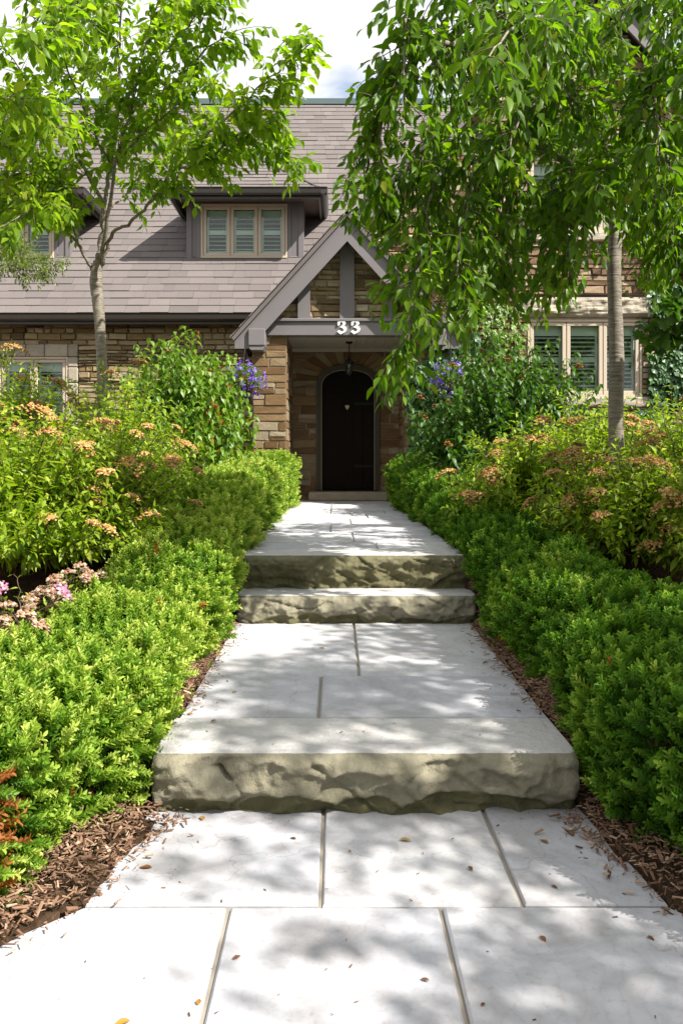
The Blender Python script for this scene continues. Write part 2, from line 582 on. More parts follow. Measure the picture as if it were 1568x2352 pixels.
xs = np.concatenate([np.linspace(-60, -3, 16), np.arange(-2.9, 2.95, .06), np.linspace(3, 60, 16)])
ys = np.concatenate([np.linspace(-60, -1.5, 14), np.arange(-1.4, 13.0, .09), np.linspace(13.2, 70, 14)])
gv = []
for y in ys:
    l, r = path_edges(y)
    for x in xs:
        inside = min(x - l, r - x)
        h = zg(y) + 0.022 * noise.noise((x * 2.3, y * 2.3, 0))
        if y > -3 and y < 13.2:
            h += np.interp(inside, [-.12, .0, .06], [.018, .0, -.3])
        gv.append((x, y, h))
nx, ny = len(xs), len(ys)
i, j = np.meshgrid(np.arange(ny - 1), np.arange(nx - 1), indexing='ij')
mb = MB()
mb.add(gv, np.stack([i * nx + j, i * nx + j + 1, (i + 1) * nx + j + 1, (i + 1) * nx + j], -1).reshape(-1, 4))
g = mb.build('ground', M['soil'], smooth=True)
g['kind'] = 'structure'


# ------------------------------------------------------------------ flagstone path
def slab_poly(mb, poly, z1, th=0.07, bev=0.006, t=0.5, mat=0):
    n = len(poly)
    c = np.mean(poly, axis=0)
    poly = np.asarray(poly, dtype=float)
    ins = poly + (c - poly) * (bev / np.maximum(np.linalg.norm(c - poly, axis=1, keepdims=True), .05)) * 1.4
    dz = rng.normal(0, .0012)
    vs = [(x, y, z1 + dz) for x, y in ins] + [(x, y, z1 - bev + dz) for x, y in poly] + [(x, y, z1 - th) for x, y in poly]
    fs = [tuple(range(n))]
    for k in range(n):
        q = (k + 1) % n
        fs.append((k, n + k, n + q, q))
        fs.append((n + k, 2 * n + k, 2 * n + q, n + q))
    mb.add(vs, fs, mat, t)


def path_section(name, rows, z, edge=path_edges, rough_edge=0.0):
    """rows: (y0, y1, [joint x ...]); the mortar bed carries the slabs"""
    y0, y1 = rows[0][0], rows[-1][1]
    mbm = MB()
    for r in rows:
        (l0, r0), (l1, r1) = edge(r[0]), edge(r[1])
        vs = [(l0, r[0], z - .012), (r0, r[0], z - .012), (r1, r[1], z - .012), (l1, r[1], z - .012)]
        mbm.add(vs, [(0, 1, 2, 3)])
    base = mbm.build(name, M['path_mortar'])
    base['kind'] = 'structure'
    for (a, b, js) in rows:
        (l0, r0), (l1, r1) = edge(a), edge(b)
        g = .0065
        xs0 = [l0] + list(js) + [r0]
        xs1 = [l1] + list(js) + [r1]
        for k in range(len(xs0) - 1):
            ga = g if k else 0
            gb = g if k < len(xs0) - 2 else 0
            s = MB()
            slab_poly(s, [(xs0[k] + ga, a + g), (xs0[k + 1] - gb, a + g), (xs1[k + 1] - gb, b - g), (xs1[k] + ga, b - g)], z, t=float(rng.random()))
            s.build('paving_slab', M['flag'], base)
    return base


path_section('lower_path', [(-2.6, -1.6, [-1.6, -.4, .9, 2.1]), (-1.6, -.5, [-2, -1., .1, 1.3]), (-.5, .5, [-1.5, -.4, .6, 1.5]), (.5, 1.15, [-1.2, -.1, .8]), (1.15, 1.70, [-.62, .02, .72]),
                            (1.70, 2.31, [-.297, .293]), (2.31, 3.05, [-.042, .525])], 0.0)


def mid_edge(y):
    return -.63, .86


path_section('middle_path', [(3.345, 3.99, [-.067]), (3.99, 5.4, [.115])], 0.2, mid_edge)
path_section('upper_path', [(5.98, 6.5, [.31]), (6.5, 7.38, [.145]), (7.38, 8.2, [-.045]), (8.2, 9.1, [.155]), (9.1, 9.8, [.36]), (9.8, 10.45, [-.06, .6]), (10.45, 11.76, [-.058])], 0.59,
             lambda y: (-.66, .88 + max(0, (y - 9) * .03)))
mb = MB()
box(mb, -1.17, 1.3, 11.77, 13.3, .3, .588, t=.6)
o = mb.build('porch_floor', M['flag'])
o['kind'] = 'structure'


# ------------------------------------------------------------------ rock faced steps
def stone_step(x0, x1, yf, yb, z0, z1, label, seed, mossy, foot):
    root = empty('stone_step', ((x0 + x1) / 2, (yf + yb) / 2, z0))
    tag(root, label, 'step', 'rock faced stone steps of the path')
    mb = MB()
    nu, nv = 210, 34
    vs, ts = [], []
    W, H = x1 - x0, z1 - z0
    vf = (foot - z0) / H

    def pit(x, z, k, sd):
        # conchoidal flakes: smooth bowls that meet in sharp ridges
        d = noise.voronoi((x * k + .5 * noise.noise((x * 5, z * 5, sd)), z * k * 1.7 + .4 * noise.noise((x * 6, z * 6, sd + 3)), sd))[0]
        return min(d[0], .9) ** 2
    for a in range(nv + 1):
        v = a / nv
        for b in range(nu + 1):
            u = b / nu
            x, z = x0 + u * W, z0 + v * H
            xw = x * 3.3 + 2.0 * noise.noise((x * 1.9, seed, 4.0))
            scal = abs(math.sin(math.pi * xw)) ** .7
            led = vf + (1 - vf) * (.16 + .20 * scal + .30 * noise.noise((x * 1.6, seed, 1.0)))
            big, sm_, ti = pit(x, z, 4.2, seed), pit(x, z, 11.0, seed + 20), pit(x, z, 27.0, seed + 40)
            body = -.02 + .085 * big + .032 * sm_ + .012 * ti - .016 * max(0, 1 - abs(noise.noise((x * 3.1, z * 9 + x * 2, seed + 60))) * 14) + .03 * noise.noise((x * 2.1, z * 5, seed)) + .006 * noise.noise((x * 34, z * 38, seed))
            low = v < led
            cut = .02 * min(1, max(0, (led - v) / .06))
            rim = max(0, (v - .9) / .1)
            off = -(body + .02) * (1 - rim ** 2) + cut
            ends = min(1, min(u, 1 - u) / .02)
            off += .02 * (1 - ends) ** 2
            off += .008 * rim * (noise.noise((x * 6, seed, 30.0)) + .7 * noise.noise((x * 26, seed, 31.0)))
            if foot == 0.0:
                off += .07 * math.exp(-((x + .40 - z * .3 + .04) / .035) ** 2 - ((z - .131 - .02 * math.sin(x * 40)) / .009) ** 2)
            vs.append((x, yf + .022 + off, z))
            ts.append(min(.86, .35 + v * .5 + .25 * (big - .3)) if not low else .02 + .12 * sm_)
    i, j = np.meshgrid(np.arange(nv), np.arange(nu), indexing='ij')
    k = nu + 1
    q = np.stack([i * k + j, i * k + j + 1, (i + 1) * k + j + 1, (i + 1) * k + j], -1).reshape(-1, 4)
    mb.add(vs, q, 0, np.array(ts) * mossy)
    top = np.array(vs[-k:])
    # slightly worn tread with a broken front arris
    rows = [top]
    for d in (0.012, 0.05, .15, yb - yf):
        r = top.copy()
        r[:, 1] = np.maximum(r[:, 1] * (1 if d < .02 else 0), 0) + (d if d < .02 else 0) if d < .02 else yf + d
        r[:, 2] = z1 + (.004 if d < yb - yf else 0) + .0022 * np.array([noise.noise((p[0] * 6, d * 9, seed)) for p in top])
        rows.append(r)
    tv = np.concatenate(rows)
    i, j = np.meshgrid(np.arange(len(rows) - 1), np.arange(nu), indexing='ij')
    q = np.stack([i * k + j, i * k + j + 1, (i + 1) * k + j + 1, (i + 1) * k + j], -1).reshape(-1, 4)
    mb.add(tv, q, 0, 1.0)
    # ends and back
    for b, xx in ((0, x0), (nu, x1)):
        col = [vs[a * k + b] for a in range(nv + 1)]
        poly = col + [(xx, yb, z1), (xx, yb, z0)]
        mb.add(poly, [tuple(range(len(poly)))], 0, .4)
    mb.add([(x0, yb, z0), (x1, yb, z0), (x1, yb, z1), (x0, yb, z1)], [(0, 1, 2, 3)], 0, .3)
    mb.build('stone_block', M['step'], root, smooth=True)
    return root


stone_step(-.645, .855, 2.92, 3.34, -.05, .2, 'lowest broad stone step with pale chiselled front, nearest the camera', 3.0, .95, 0.0)
stone_step(-.625, .895, 5.25, 5.60, .12, .372, 'middle stone step with plain tan front, between two darker treads', 8.3, .8, .2)
stone_step(-.64, .90, 5.565, 5.975, .31, .592, 'highest stone step with dark mossy front, below the upper path', 14.1, .2, .372)

# ------------------------------------------------------------------ house
house = empty('stone_house', (0.0, 13.2, 0.59))
tag(house, 'tan stone cottage with steep taupe shingle roof, dormers and gabled porch', 'house')
HOUSE_IDENT = house


def stones(mb, z0, z1, intervals, place, hrange=(.09, .17), lrange=(.18, .5), gap=.012, depth=.035, rough=1.0, tfun=None, backmat=1):
    """courses of irregular blocks; place(u, z, out) -> 3D point, out = distance proud of the wall"""
    z = z0
    while z < z1 - .02:
        h = min(random.uniform(*hrange), z1 - z)
        if z1 - z - h < .05:
            h = z1 - z
        for (ua, ub) in intervals(z + h / 2, h):
            if ub - ua < .03:
                continue
            mb.add([place(ua, z - .002, -.004), place(ub, z - .002, -.004), place(ub, z + h + .002, -.004), place(ua, z + h + .002, -.004)], [(0, 1, 2, 3)], backmat, .5)
            u = ua
            while u < ub - .01:
                L = random.uniform(*lrange) * random.choice((.6, 1, 1, 1.3))
                if ub - u - L < .1:
                    L = ub - u
                subs = [(z, z + h)]
                if h > .12 and L < .34 and random.random() < .3:
                    mid = z + h * random.uniform(.4, .6)
                    subs = [(z, mid), (mid, z + h)]
                for (a, b) in subs:
                    g = gap * random.uniform(.35, 1.0)
                    d = depth * random.uniform(.35, 1.2)
                    jt = lambda k: random.uniform(-k, k) * rough
                    c = .009
                    u0, u1, w0, w1 = u + g / 2, u + L - g / 2, a + g / 2, b - g / 2
                    js = min(.012, (w1 - w0) * .12)
                    back = [(u0 + jt(js), w0 + jt(js)), (u1 + jt(js), w0 + jt(js)), (u1 + jt(js), w1 + jt(js)), (u0 + jt(js), w1 + jt(js))]
                    wv = lambda p, q: q + .016 * noise.noise((p * 1.7, q * 1.2, 3.3)) * min(1, 3 * (q - z0)) * min(1, 3 * (z1 - q))
                    vs = [place(p, wv(p, q), -.02) for p, q in back]
                    cc = [c * random.uniform(.5, 1.9) for _ in range(8)]
                    mid_ = [(u0 + cc[0], w0 + cc[1] * .7), (u1 - cc[2], w0 + cc[3] * .7), (u1 - cc[4], w1 - cc[5] * .7), (u0 + cc[6], w1 - cc[7] * .7)]
                    vs += [place(p, wv(p, q), max(.003, d * (1 + jt(.45)))) for p, q in mid_]
                    fs = [(k, (k + 1) % 4, 4 + (k + 1) % 4, 4 + k) for k in range(4)]
                    fs += [(4, 5, 6), (4, 6, 7)] if random.random() < .5 else [(4, 5, 7), (5, 6, 7)]
                    mb.add(vs, fs, 0, float(tfun() if tfun else rng.random()))
                u += L
        z += h


def minus(iv, holes):
    out = [iv]
    for (a, b) in holes:
        nxt = []
        for (p, q) in out:
            if b <= p or a >= q:
                nxt.append((p, q))
            else:
                if a > p:
                    nxt.append((p, a))
                if b < q:
                    nxt.append((b, q))
        out = nxt
    return out


WALL = 13.2
WINL = (-5.87, -4.25, 1.72, 2.86)
WINR = (2.80, 4.47, 2.14, 3.27)
WINU = (2.80, 4.47, 4.54, 5.63)
GAB = 12.1

# main wall, left of the porch
mb = MB()


def iv_main(z, h):
    holes = []
    if WINL[2] - .1 < z < WINL[3] + .2:
        holes.append((WINL[0] - .16, WINL[1] + .16))
    return minus((-9.5, -.71), holes)


stones(mb, .3, 3.6, iv_main, lambda u, z, o: (u, WALL - o, z), (.04, .105), (.1, .36), depth=.045)
mb.build('main_wall', [M['stone_tan'], M['mortar']], house)
# dressed stone around the left window
mb = MB()
x0, x1, z0, z1 = WINL
for s, xe in ((0, x0 - .16), (1, x1)):
    zz = z0 - .1
    while zz < z1:
        hh = min(random.uniform(.16, .26), z1 - zz)
        box(mb, xe + .004, xe + .156, WALL - .045 - random.uniform(0, .012), WALL + .1, zz + .005, zz + hh - .005, t=float(rng.random()), bev=.012)
        zz += hh
xx = x0 - .16
while xx < x1 + .15:
    L = min(random.uniform(.28, .42), x1 + .16 - xx)
    box(mb, xx + .004, xx + L - .004, WALL - .05, WALL + .1, z1 + .004, z1 + .2, t=float(rng.random()), bev=.012)
    xx += L
mb.build('window_surround', M['stone_grey'], house)


def window(parent, name, x0, x1, z0, z1, Y, n=3, colour='cream', sub_of=None):
    """casement window; its panes and louvred shutters are its own parts"""
    mb = MB()
    o = .035
    w = (x1 - x0 - 2 * o) / n
    # outer frame, butted
    box(mb, x0, x1, Y - .035, Y + .09, z1 - o, z1, bev=.004)
    box(mb, x0, x1, Y - .05, Y + .09, z0, z0 + o, bev=.004)
    box(mb, x0, x0 + o, Y - .033, Y + .09, z0 + o, z1 - o, bev=.003)
    box(mb, x1 - o, x1, Y - .033, Y + .09, z0 + o, z1 - o, bev=.003)
    s = .052
    for k in range(n):
        a, b = x0 + o + k * w + .006, x0 + o + (k + 1) * w - .006
        c, d = z0 + o + .004, z1 - o - .004
        box(mb, a, b, Y - .022, Y + .05, d - s, d, bev=.005)
        box(mb, a, b, Y - .022, Y + .05, c, c + s, bev=.005)
        box(mb, a, a + s, Y - .021, Y + .05, c + s, d - s, bev=.005)
        box(mb, b - s, b, Y - .021, Y + .05, c + s, d - s, bev=.005)
        if k:
            box(mb, a - .011, a - .001, Y + .0, Y + .07, z0 + o, z1 - o)
    fr = mb.build(name, M[colour], parent)
    par = fr if sub_of is None else sub_of
    for k in range(n):
        a, b = x0 + o + k * w + .006 + s, x0 + o + (k + 1) * w - .006 - s
        c, d = z0 + o + .004 + s, z1 - o - .004 - s
        pm = MB()
        box(pm, a - .004, b + .004, Y + .012, Y + .018, c - .004, d + .004)
        pm.build('pane', M['glass'], par)
        sm = MB()
        ys_ = Y + .075
        zt = d - (d - c) * .14
        box(sm, a - .004, a + .028, ys_, ys_ + .02, c, d)
        box(sm, b - .028, b + .004, ys_, ys_ + .02, c, d)
        box(sm, a + .028, b - .028, ys_, ys_ + .02, zt, d)
        box(sm, a + .028, b - .028, ys_, ys_ + .02, c, c + .05)
        zm = c + (d - c) * .45
        box(sm, a + .028, b - .028, ys_, ys_ + .02, zm, zm + .075)
        for (q0, q1) in ((c + .05, zm), (zm + .075, zt)):
            m_n = max(2, int((q1 - q0) / .062))
            for e in range(m_n):
                zc = q0 + (e + .5) * (q1 - q0) / m_n
                vs = []
                for (dy, dz) in ((-.021, -.012), (-.021, -.007), (.024, .015), (.024, .010)):
                    vs += [(a + .028, ys_ + .012 + dy, zc + dz), (b - .028, ys_ + .012 + dy, zc + dz)]
                sm.add(vs, [(0, 1, 3, 2), (2, 3, 5, 4), (4, 5, 7, 6), (6, 7, 1, 0)])
        sm.build('shutter', M['white'], par)
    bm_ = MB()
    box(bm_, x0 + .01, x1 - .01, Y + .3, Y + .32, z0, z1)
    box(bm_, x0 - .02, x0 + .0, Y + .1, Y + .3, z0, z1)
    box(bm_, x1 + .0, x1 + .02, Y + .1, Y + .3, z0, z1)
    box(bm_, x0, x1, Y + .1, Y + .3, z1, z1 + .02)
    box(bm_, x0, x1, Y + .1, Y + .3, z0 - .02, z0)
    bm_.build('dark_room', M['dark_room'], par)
    return fr


window(house, 'window', *WINL, WALL)
wr = window(house, 'window', *WINR, GAB)
wu = window(house, 'window', *WINU, GAB)


def rough_block(mb, x0, x1, yf, yb, z0, z1, seed, amp=.035, t=.4):
    nu, nv = 60, 12
    vs, ts = [], []
    for a in range(nv + 1):
        for b in range(nu + 1):
            u, v = b / nu, a / nv
            e = min(1, min(u, 1 - u) * 14, min(v, 1 - v) * 7)
            x, z = x0 + u * (x1 - x0), z0 + v * (z1 - z0)
            d = e * (amp * (.9 + noise.noise((x * 4, z * 9, seed))) + amp * .6 * noise.noise((x * 11, z * 20, seed)))
            vs.append((x, yf - d, z))
            ts.append(t + .5 * noise.noise((x * 3, z * 6, seed + 4)))
    i, j = np.meshgrid(np.arange(nv), np.arange(nu), indexing='ij')
    k = nu + 1
    mb.add(vs, np.stack([i * k + j, i * k + j + 1, (i + 1) * k + j + 1, (i + 1) * k + j], -1).reshape(-1, 4), 0, np.clip(ts, 0, 1))
    box(mb, x0, x1, yf + .001, yb, z0, z1, t=t)


for (w, par, sd) in ((WINR, wr, 2.2), (WINU, wu, 6.1)):
    mb = MB()
    rough_block(mb, w[0] - .1, w[1] + .2, GAB - .06, GAB + .12, w[3] + .03, w[3] + .32, sd, .05)
    box(mb, w[0] - .02, w[1] + .02, GAB - .03, GAB + .1, w[3] + .002, w[3] + .028)
    mb.build('lintel', M['stone_grey'], par)
    mb = MB()
    rough_block(mb, w[0] - .08, w[1] + .1, GAB - .09, GAB + .1, w[2] - .14, w[2] - .003, sd + 1, .012, .7)
    mb.build('sill', M['stone_grey'], par)

# projecting gable wall on the right
RIDGE_X, RIDGE_Z, RS = 3.63, 8.2, 1.06


def iv_gable(z, h):
    lo = 1.3 if z < 3.1 else -.15
    lo = max(lo, RIDGE_X - (RIDGE_Z - .1 - (z + h / 2)) / RS)
    hi = min(7.4, RIDGE_X + (RIDGE_Z - .1 - (z + h / 2)) / RS)
    holes = []
    for w in (WINR, WINU):
        if w[2] - .14 < z < w[3]:
            holes.append((w[0], w[1]))
        if w[3] <= z < w[3] + .33:
            holes.append((w[0] - .1, w[1] + .2))
    return minus((lo, hi), holes) if hi > lo else []


mb = MB()
stones(mb, .3, RIDGE_Z - .15, iv_gable, lambda u, z, o: (u, GAB - o, z), (.045, .125), (.12, .42), depth=.05)
stones(mb, .3, 3.2, lambda z, h: [(GAB + .001, WALL + .2)], lambda u, z, o: (1.3 - o * .4, u, z), (.1, .17), (.25, .5))
mb.build('gable_wall', [M['stone_red'], M['mortar']], house)


# ---- roofs
def shingles(mb, O, u, v, n, vlen, span, course=.15, tab=(.16, .42), th=.014):
    O, u, v, n = (np.asarray(a, dtype=float) for a in (O, u, v, n))
    nc = int(vlen / course)
    for c in range(nc):
        v0, v1 = c * course, min(vlen, (c + 1) * course + .02)
        a, b = span(v0 + course / 2)
        if b - a < .05:
            continue
        x = a
        drift = random.uniform(-.003, .003)
        while x < b - .001:
            L = random.uniform(*tab)
            if b - x - L < .08:
                L = b - x
            t = float(np.clip(rng.normal(.5, .13), 0, 1))
            e = th * random.uniform(.75, 1.5)
            dv = random.uniform(-.004, .004) + drift
            p = lambda uu, vv, nn: O + u * uu + v * vv + n * nn
            vs = [p(x, v0 + dv, 0), p(x + L - .003, v0 + dv, 0), p(x + L - .003, v0 + dv, e), p(x, v0 + dv, e), p(x + L - .003, v1, .003), p(x, v1, .003)]
            mb.add(vs, [(0, 1, 2, 3), (3, 2, 4, 5), (0, 3, 5), (1, 4, 2)], 0, t)
            x += L
    # deck underneath
    a0, b0 = span(0.0)
    a1, b1 = span(vlen)
    vs = [O + u * a0 - n * .012, O + u * b0 - n * .012, O + u * b1 + v * vlen - n * .012, O + u * a1 + v * vlen - n * .012]
    vs += [q - n * .05 for q in vs]
    mb.add(vs, [(0, 1, 2, 3), (4, 7, 6, 5), (0, 4, 5, 1), (1, 5, 6, 2), (2, 6, 7, 3), (3, 7, 4, 0)], 0, .3)


ES, EY, EZ = 1.07, 12.85, 3.5            # slope, eave distance, eave height
RY = 18.0
RZ = EZ + (RY - EY) * ES
sl = norm([0, 1, ES])
mb = MB()
shingles(mb, (0, EY, EZ), (1, 0, 0), sl, norm([0, -ES, 1]), (RY - EY) * math.hypot(1, ES), lambda v: (-10, 1.2) if v < 2.0 else (-10, 3.4), .19, (.16, .45))
# rear slope
shingles(mb, (0, 2 * RY - EY, EZ), (1, 0, 0), norm([0, -1, ES]), norm([0, ES, 1]), (RY - EY) * math.hypot(1, ES), lambda v: (-10, 8), .5, (.8, 1.2))
roof = mb.build('roof', M['shingle'], house)
mb = MB()
prism_pts = [(RY - .16, RZ - .12), (RY, RZ + .07), (RY + .16, RZ - .12), (RY, RZ + .0)]
vs = [(x, y, z) for x in (-10.1, 3.8) for (y, z) in prism_pts]
mb.add(vs, [(0, 1, 5, 4), (1, 2, 6, 5), (2, 3, 7, 6), (3, 0, 4, 7), (0, 3, 2, 1), (4, 5, 6, 7)])
mb.build('ridge_cap', M['ridge'], roof)


def gutter_run(mb, a, b, r=.06):
    """ogee-like trough between two points"""
    a, b = np.asarray(a, float), np.asarray(b, float)
    d = norm(b - a)
    out = norm(np.cross(d, [0, 0, 1]))
    prof = [(0, 0), (0, -.1), (.05, -.115), (.09, -.09), (.10, -.03), (.115, 0), (.10, 0), (.085, -.03), (.01, -.03)]
    vs = []
    for p in (a, b):
        vs += [p + out * o + np.array([0, 0, z]) for o, z in prof]
    n = len(prof)
    mb.add(vs, [(k, (k + 1) % n, n + (k + 1) % n, n + k) for k in range(n)] + [tuple(range(n)), tuple(range(2 * n - 1, n - 1, -1))])


mb = MB()
gutter_run(mb, (-10, EY + .06, EZ + .0), (-1.25, EY + .06, EZ + .0))
box(mb, -10, -1.2, EY + .062, EY + .09, EZ - .16, EZ - .02)
mb.build('gutter', M['gutter'], roof)
mb = MB()
box(mb, -10, -.9, EY + .092, WALL - .06, EZ - .14, EZ - .1)
mb.build('eave_soffit', M['soffit'], roof)

# right gable roof and its rake
mb = MB()
for s in (-1, 1):
    u = np.array([0, 1, 0]) * 1.0
    v = norm([-s * 1.0, 0, RS])
    n = norm([s * RS, 0, 1])
    w = 3.75
    O = np.array([RIDGE_X + s * w, 11.72, RIDGE_Z + .08 - w * RS])
    shingles(mb, O, u, v, n, w * math.hypot(1, RS) - .01, lambda q: (0, 5.6), .19, (.16, .45))
groof = mb.build('gable_roof', M['shingle'], house)
mb = MB()
for s in (-1, 1):
    w = 3.72
    A = (RIDGE_X, RIDGE_Z + .0)
    B = (RIDGE_X + s * w, RIDGE_Z - w * RS)
    prism(mb, [A, B, (B[0], B[1] - .3), (A[0], A[1] - .3)], 11.76, 11.80)
mb.build('rake_board', M['taupe'], groof)
mb = MB()
for s in (-1, 1):
    w = 3.74
    A = (RIDGE_X, RIDGE_Z - .02)
    B = (RIDGE_X + s * w, RIDGE_Z - .02 - w * RS)
    prism(mb, [A, B, (B[0], B[1] - .06), (A[0], A[1] - .06)], 11.804, 12.05)
mb.build('rake_soffit', M['soffit'], groof)


# ---- dormers
def dormer(dx):
    FY = 13.9
    x0, x1 = -2.49 + dx, -.534 + dx
    zb, zt = 4.5, 5.55
    wx0, wx1, wz0, wz1 = -2.253 + dx, -.805 + dx, 4.60, 5.515
    mb = MB()
    # face boards round the window, cheeks behind
    box(mb, x0, wx0 - .002, FY, FY + .08, zb, zt)
    box(mb, wx1 + .002, x1, FY, FY + .08, zb, zt)
    box(mb, wx0 - .002, wx1 + .002, FY, FY + .08, zb, wz0 - .002)
    box(mb, wx0 - .002, wx1 + .002, FY, FY + .08, wz1 + .002, zt)
    for (a, b) in ((x0 - .004, x0 + .085), (wx0 - .075, wx0 - .004), (x1 - .085, x1 + .004), (wx1 + .004, wx1 + .06)):
        box(mb, a, b, FY - .022, FY - .001, zb, zt - .005, bev=.003)
    box(mb, wx0 - .075, wx1 + .06, FY - .03, FY - .001, wz0 - .06, wz0 - .004, bev=.003)
    box(mb, x0, x0 + .06, FY + .081, 15.4, zb, zt)
    box(mb, x1 - .06, x1, FY + .081, 15.4, zb, zt)
    d = mb.build('dormer', M['taupe'], house)
    window(d, 'window_frame', wx0, wx1, wz0, wz1, FY, 3, 'cream', d)
    ex0, ex1, ey = -2.62 + dx, -.27 + dx, 13.43
    sm = MB()
    box(sm, ex0, ex1, ey, 15.3, 5.552, 5.575)
    sm.build('soffit', M['soffit'], d)
    gm = MB()
    box(gm, ex0, ex1, ey - .03, ey - .001, 5.45, 5.60)
    box(gm, ex0 - .03, ex0 - .001, ey - .03, 14.8, 5.45, 5.60)
    box(gm, ex1 + .001, ex1 + .03, ey - .03, 14.8, 5.45, 5.60)
    gutter_run(gm, (ex0 - .13, ey - .032, 5.61), (ex1 + .13, ey - .032, 5.61))
    gutter_run(gm, (ex0 - .032, 14.75, 5.61), (ex0 - .032, ey - .13, 5.61))
    gutter_run(gm, (ex1 + .032, ey - .13, 5.61), (ex1 + .032, 14.75, 5.61))
    gm.build('gutter', M['gutter'], d)
    rm = MB()
    cx = (ex0 + ex1) / 2
    hw = (ex1 - ex0) / 2
    pt = .8
    L = hw * math.hypot(1, pt)
    shingles(rm, (cx, ey - .03, 5.62), (1, 0, 0), norm([0, 1, pt]), norm([0, -pt, 1]), L, lambda q: (-hw * (1 - q / L) - .0, hw * (1 - q / L) + .0), .15)
    for s in (-1, 1):
        O = np.array([cx + s * hw, ey - .03, 5.62])
        shingles(rm, O, (0, 1, 0), norm([-s, 0, pt]), norm([s * pt, 0, 1]), L, lambda q: (hw * q / L, 3.6), .15)
        tube(rm, [(cx + s * hw, ey - .03, 5.635), (cx, ey - .03 + hw, 5.635 + hw * pt)], .022, 6, 0, .45)
    tube(rm, [(cx, ey - .03 + hw, 5.635 + hw * pt), (cx, ey + 3.3, 5.635 + hw * pt)], .022, 6, 0, .45)
    rm.build('dormer_roof', M['shingle'], d)
    return d


dormer(0.0)
dormer(-3.906)

mb = MB()
box(mb, -9.9, -9.7, WALL + .1, 22.8, .2, 3.3)
box(mb, 7.3, 7.45, GAB + .05, 22.8, .2, 3.9)
box(mb, -9.7, 7.3, 22.6, 22.8, .2, 3.3)
box(mb, -9.7, 7.3, 13.6, 22.6, .3, .56)
mb.build('outer_wall', M['mortar'], house)

# ---- porch
porch_mb = MB()
IY = 11.78
AX, AZ, PS = .163, 4.62, 1.10


def iv_infill(z, h):
    w = (AZ - .12 - (z + h)) / PS
    if w <= .05:
        return []
    return [(max(AX - w, -1.1), min(AX + w, 1.45))]


stones(porch_mb, 3.2, 4.5, iv_infill, lambda u, z, o: (u, IY - o * .7, z), (.05, .11), (.12, .34), depth=.035)
porch = porch_mb.build('porch', [M['stone_tan'], M['mortar']], house)

mb = MB()
for s in (-1, 1):
    w = 1.60
    O = np.array([AX + s * w, 11.36, AZ + .05 - w * PS])
    shingles(mb, O, (0, 1, 0), norm([-s, 0, PS]), norm([s * PS, 0, 1]), w * math.hypot(1, PS) - .005, lambda q: (0, 2.9), .19, (.16, .45))
mb.build('porch_roof', M['shingle'], porch)
for s in (-1, 1):
    mb = MB()
    e = 1.549
    zo = AZ - e * PS
    zi = AZ - .375
    zc = 2.76
    poly = [(AX, AZ), (AX + s * e, zo), (AX + s * e, zc), (AX + s * (zi - zc) / PS, zc), (AX, zi)]
    prism(mb, poly if s < 0 else poly[::-1], 11.41, 11.455)
    # thin moulding under the shingles
    poly = [(AX, AZ + .03), (AX + s * (e + .03), AZ + .03 - (e + .03) * PS), (AX + s * (e + .03), AZ - .035 - (e + .03) * PS), (AX, AZ - .035)]
    prism(mb, poly if s < 0 else poly[::-1], 11.375, 11.409)
    mb.build('rake_board', M['taupe'], porch)
    mb = MB()
    poly = [(AX, AZ - .02), (AX + s * 1.55, AZ - .02 - 1.55 * PS), (AX + s * 1.55, AZ - .06 - 1.55 * PS), (AX, AZ - .06)]
    prism(mb, poly if s < 0 else poly[::-1], 11.457, 11.9)
    mb.build('rake_soffit', M['taupe_dark'], porch)
    mb = MB()
    xc = AX + s * 1.245
    box(mb, xc - .115, xc + .115, 11.375, 11.72, 2.80, 3.03, bev=.008)
    prism(mb, [(xc - .115, 2.798), (xc + .115, 2.798), (xc + .085, 2.74), (xc - .085, 2.74)], 11.39, 11.72)
    mb.build('corbel', M['taupe'], porch)
# timbers of the gable
mb = MB()
for (a, b) in ((.063, .268), (-.53, -.357), (.683, .856)):
    pa = min(AZ - .15 - abs(a - AX) * PS, AZ - .15 - abs(b - AX) * PS)
    poly = [(a, 3.212), (b, 3.212), (b, AZ - .16 - abs(b - AX) * PS), (a, AZ - .16 - abs(a - AX) * PS)]
    if a < AX < b:
        poly.insert(3, (AX, AZ - .16))
    prism(mb, poly, 11.69, IY + .02)
mb.build('gable_post', M['taupe'], porch)
mb = MB()
box(mb, -1.02, 1.345, 11.63, 11.85, 2.975, 3.165, bev=.006)
box(mb, -1.04, 1.365, 11.60, 11.85, 3.167, 3.21, bev=.008)
mb.build('beam', M['taupe'], porch)


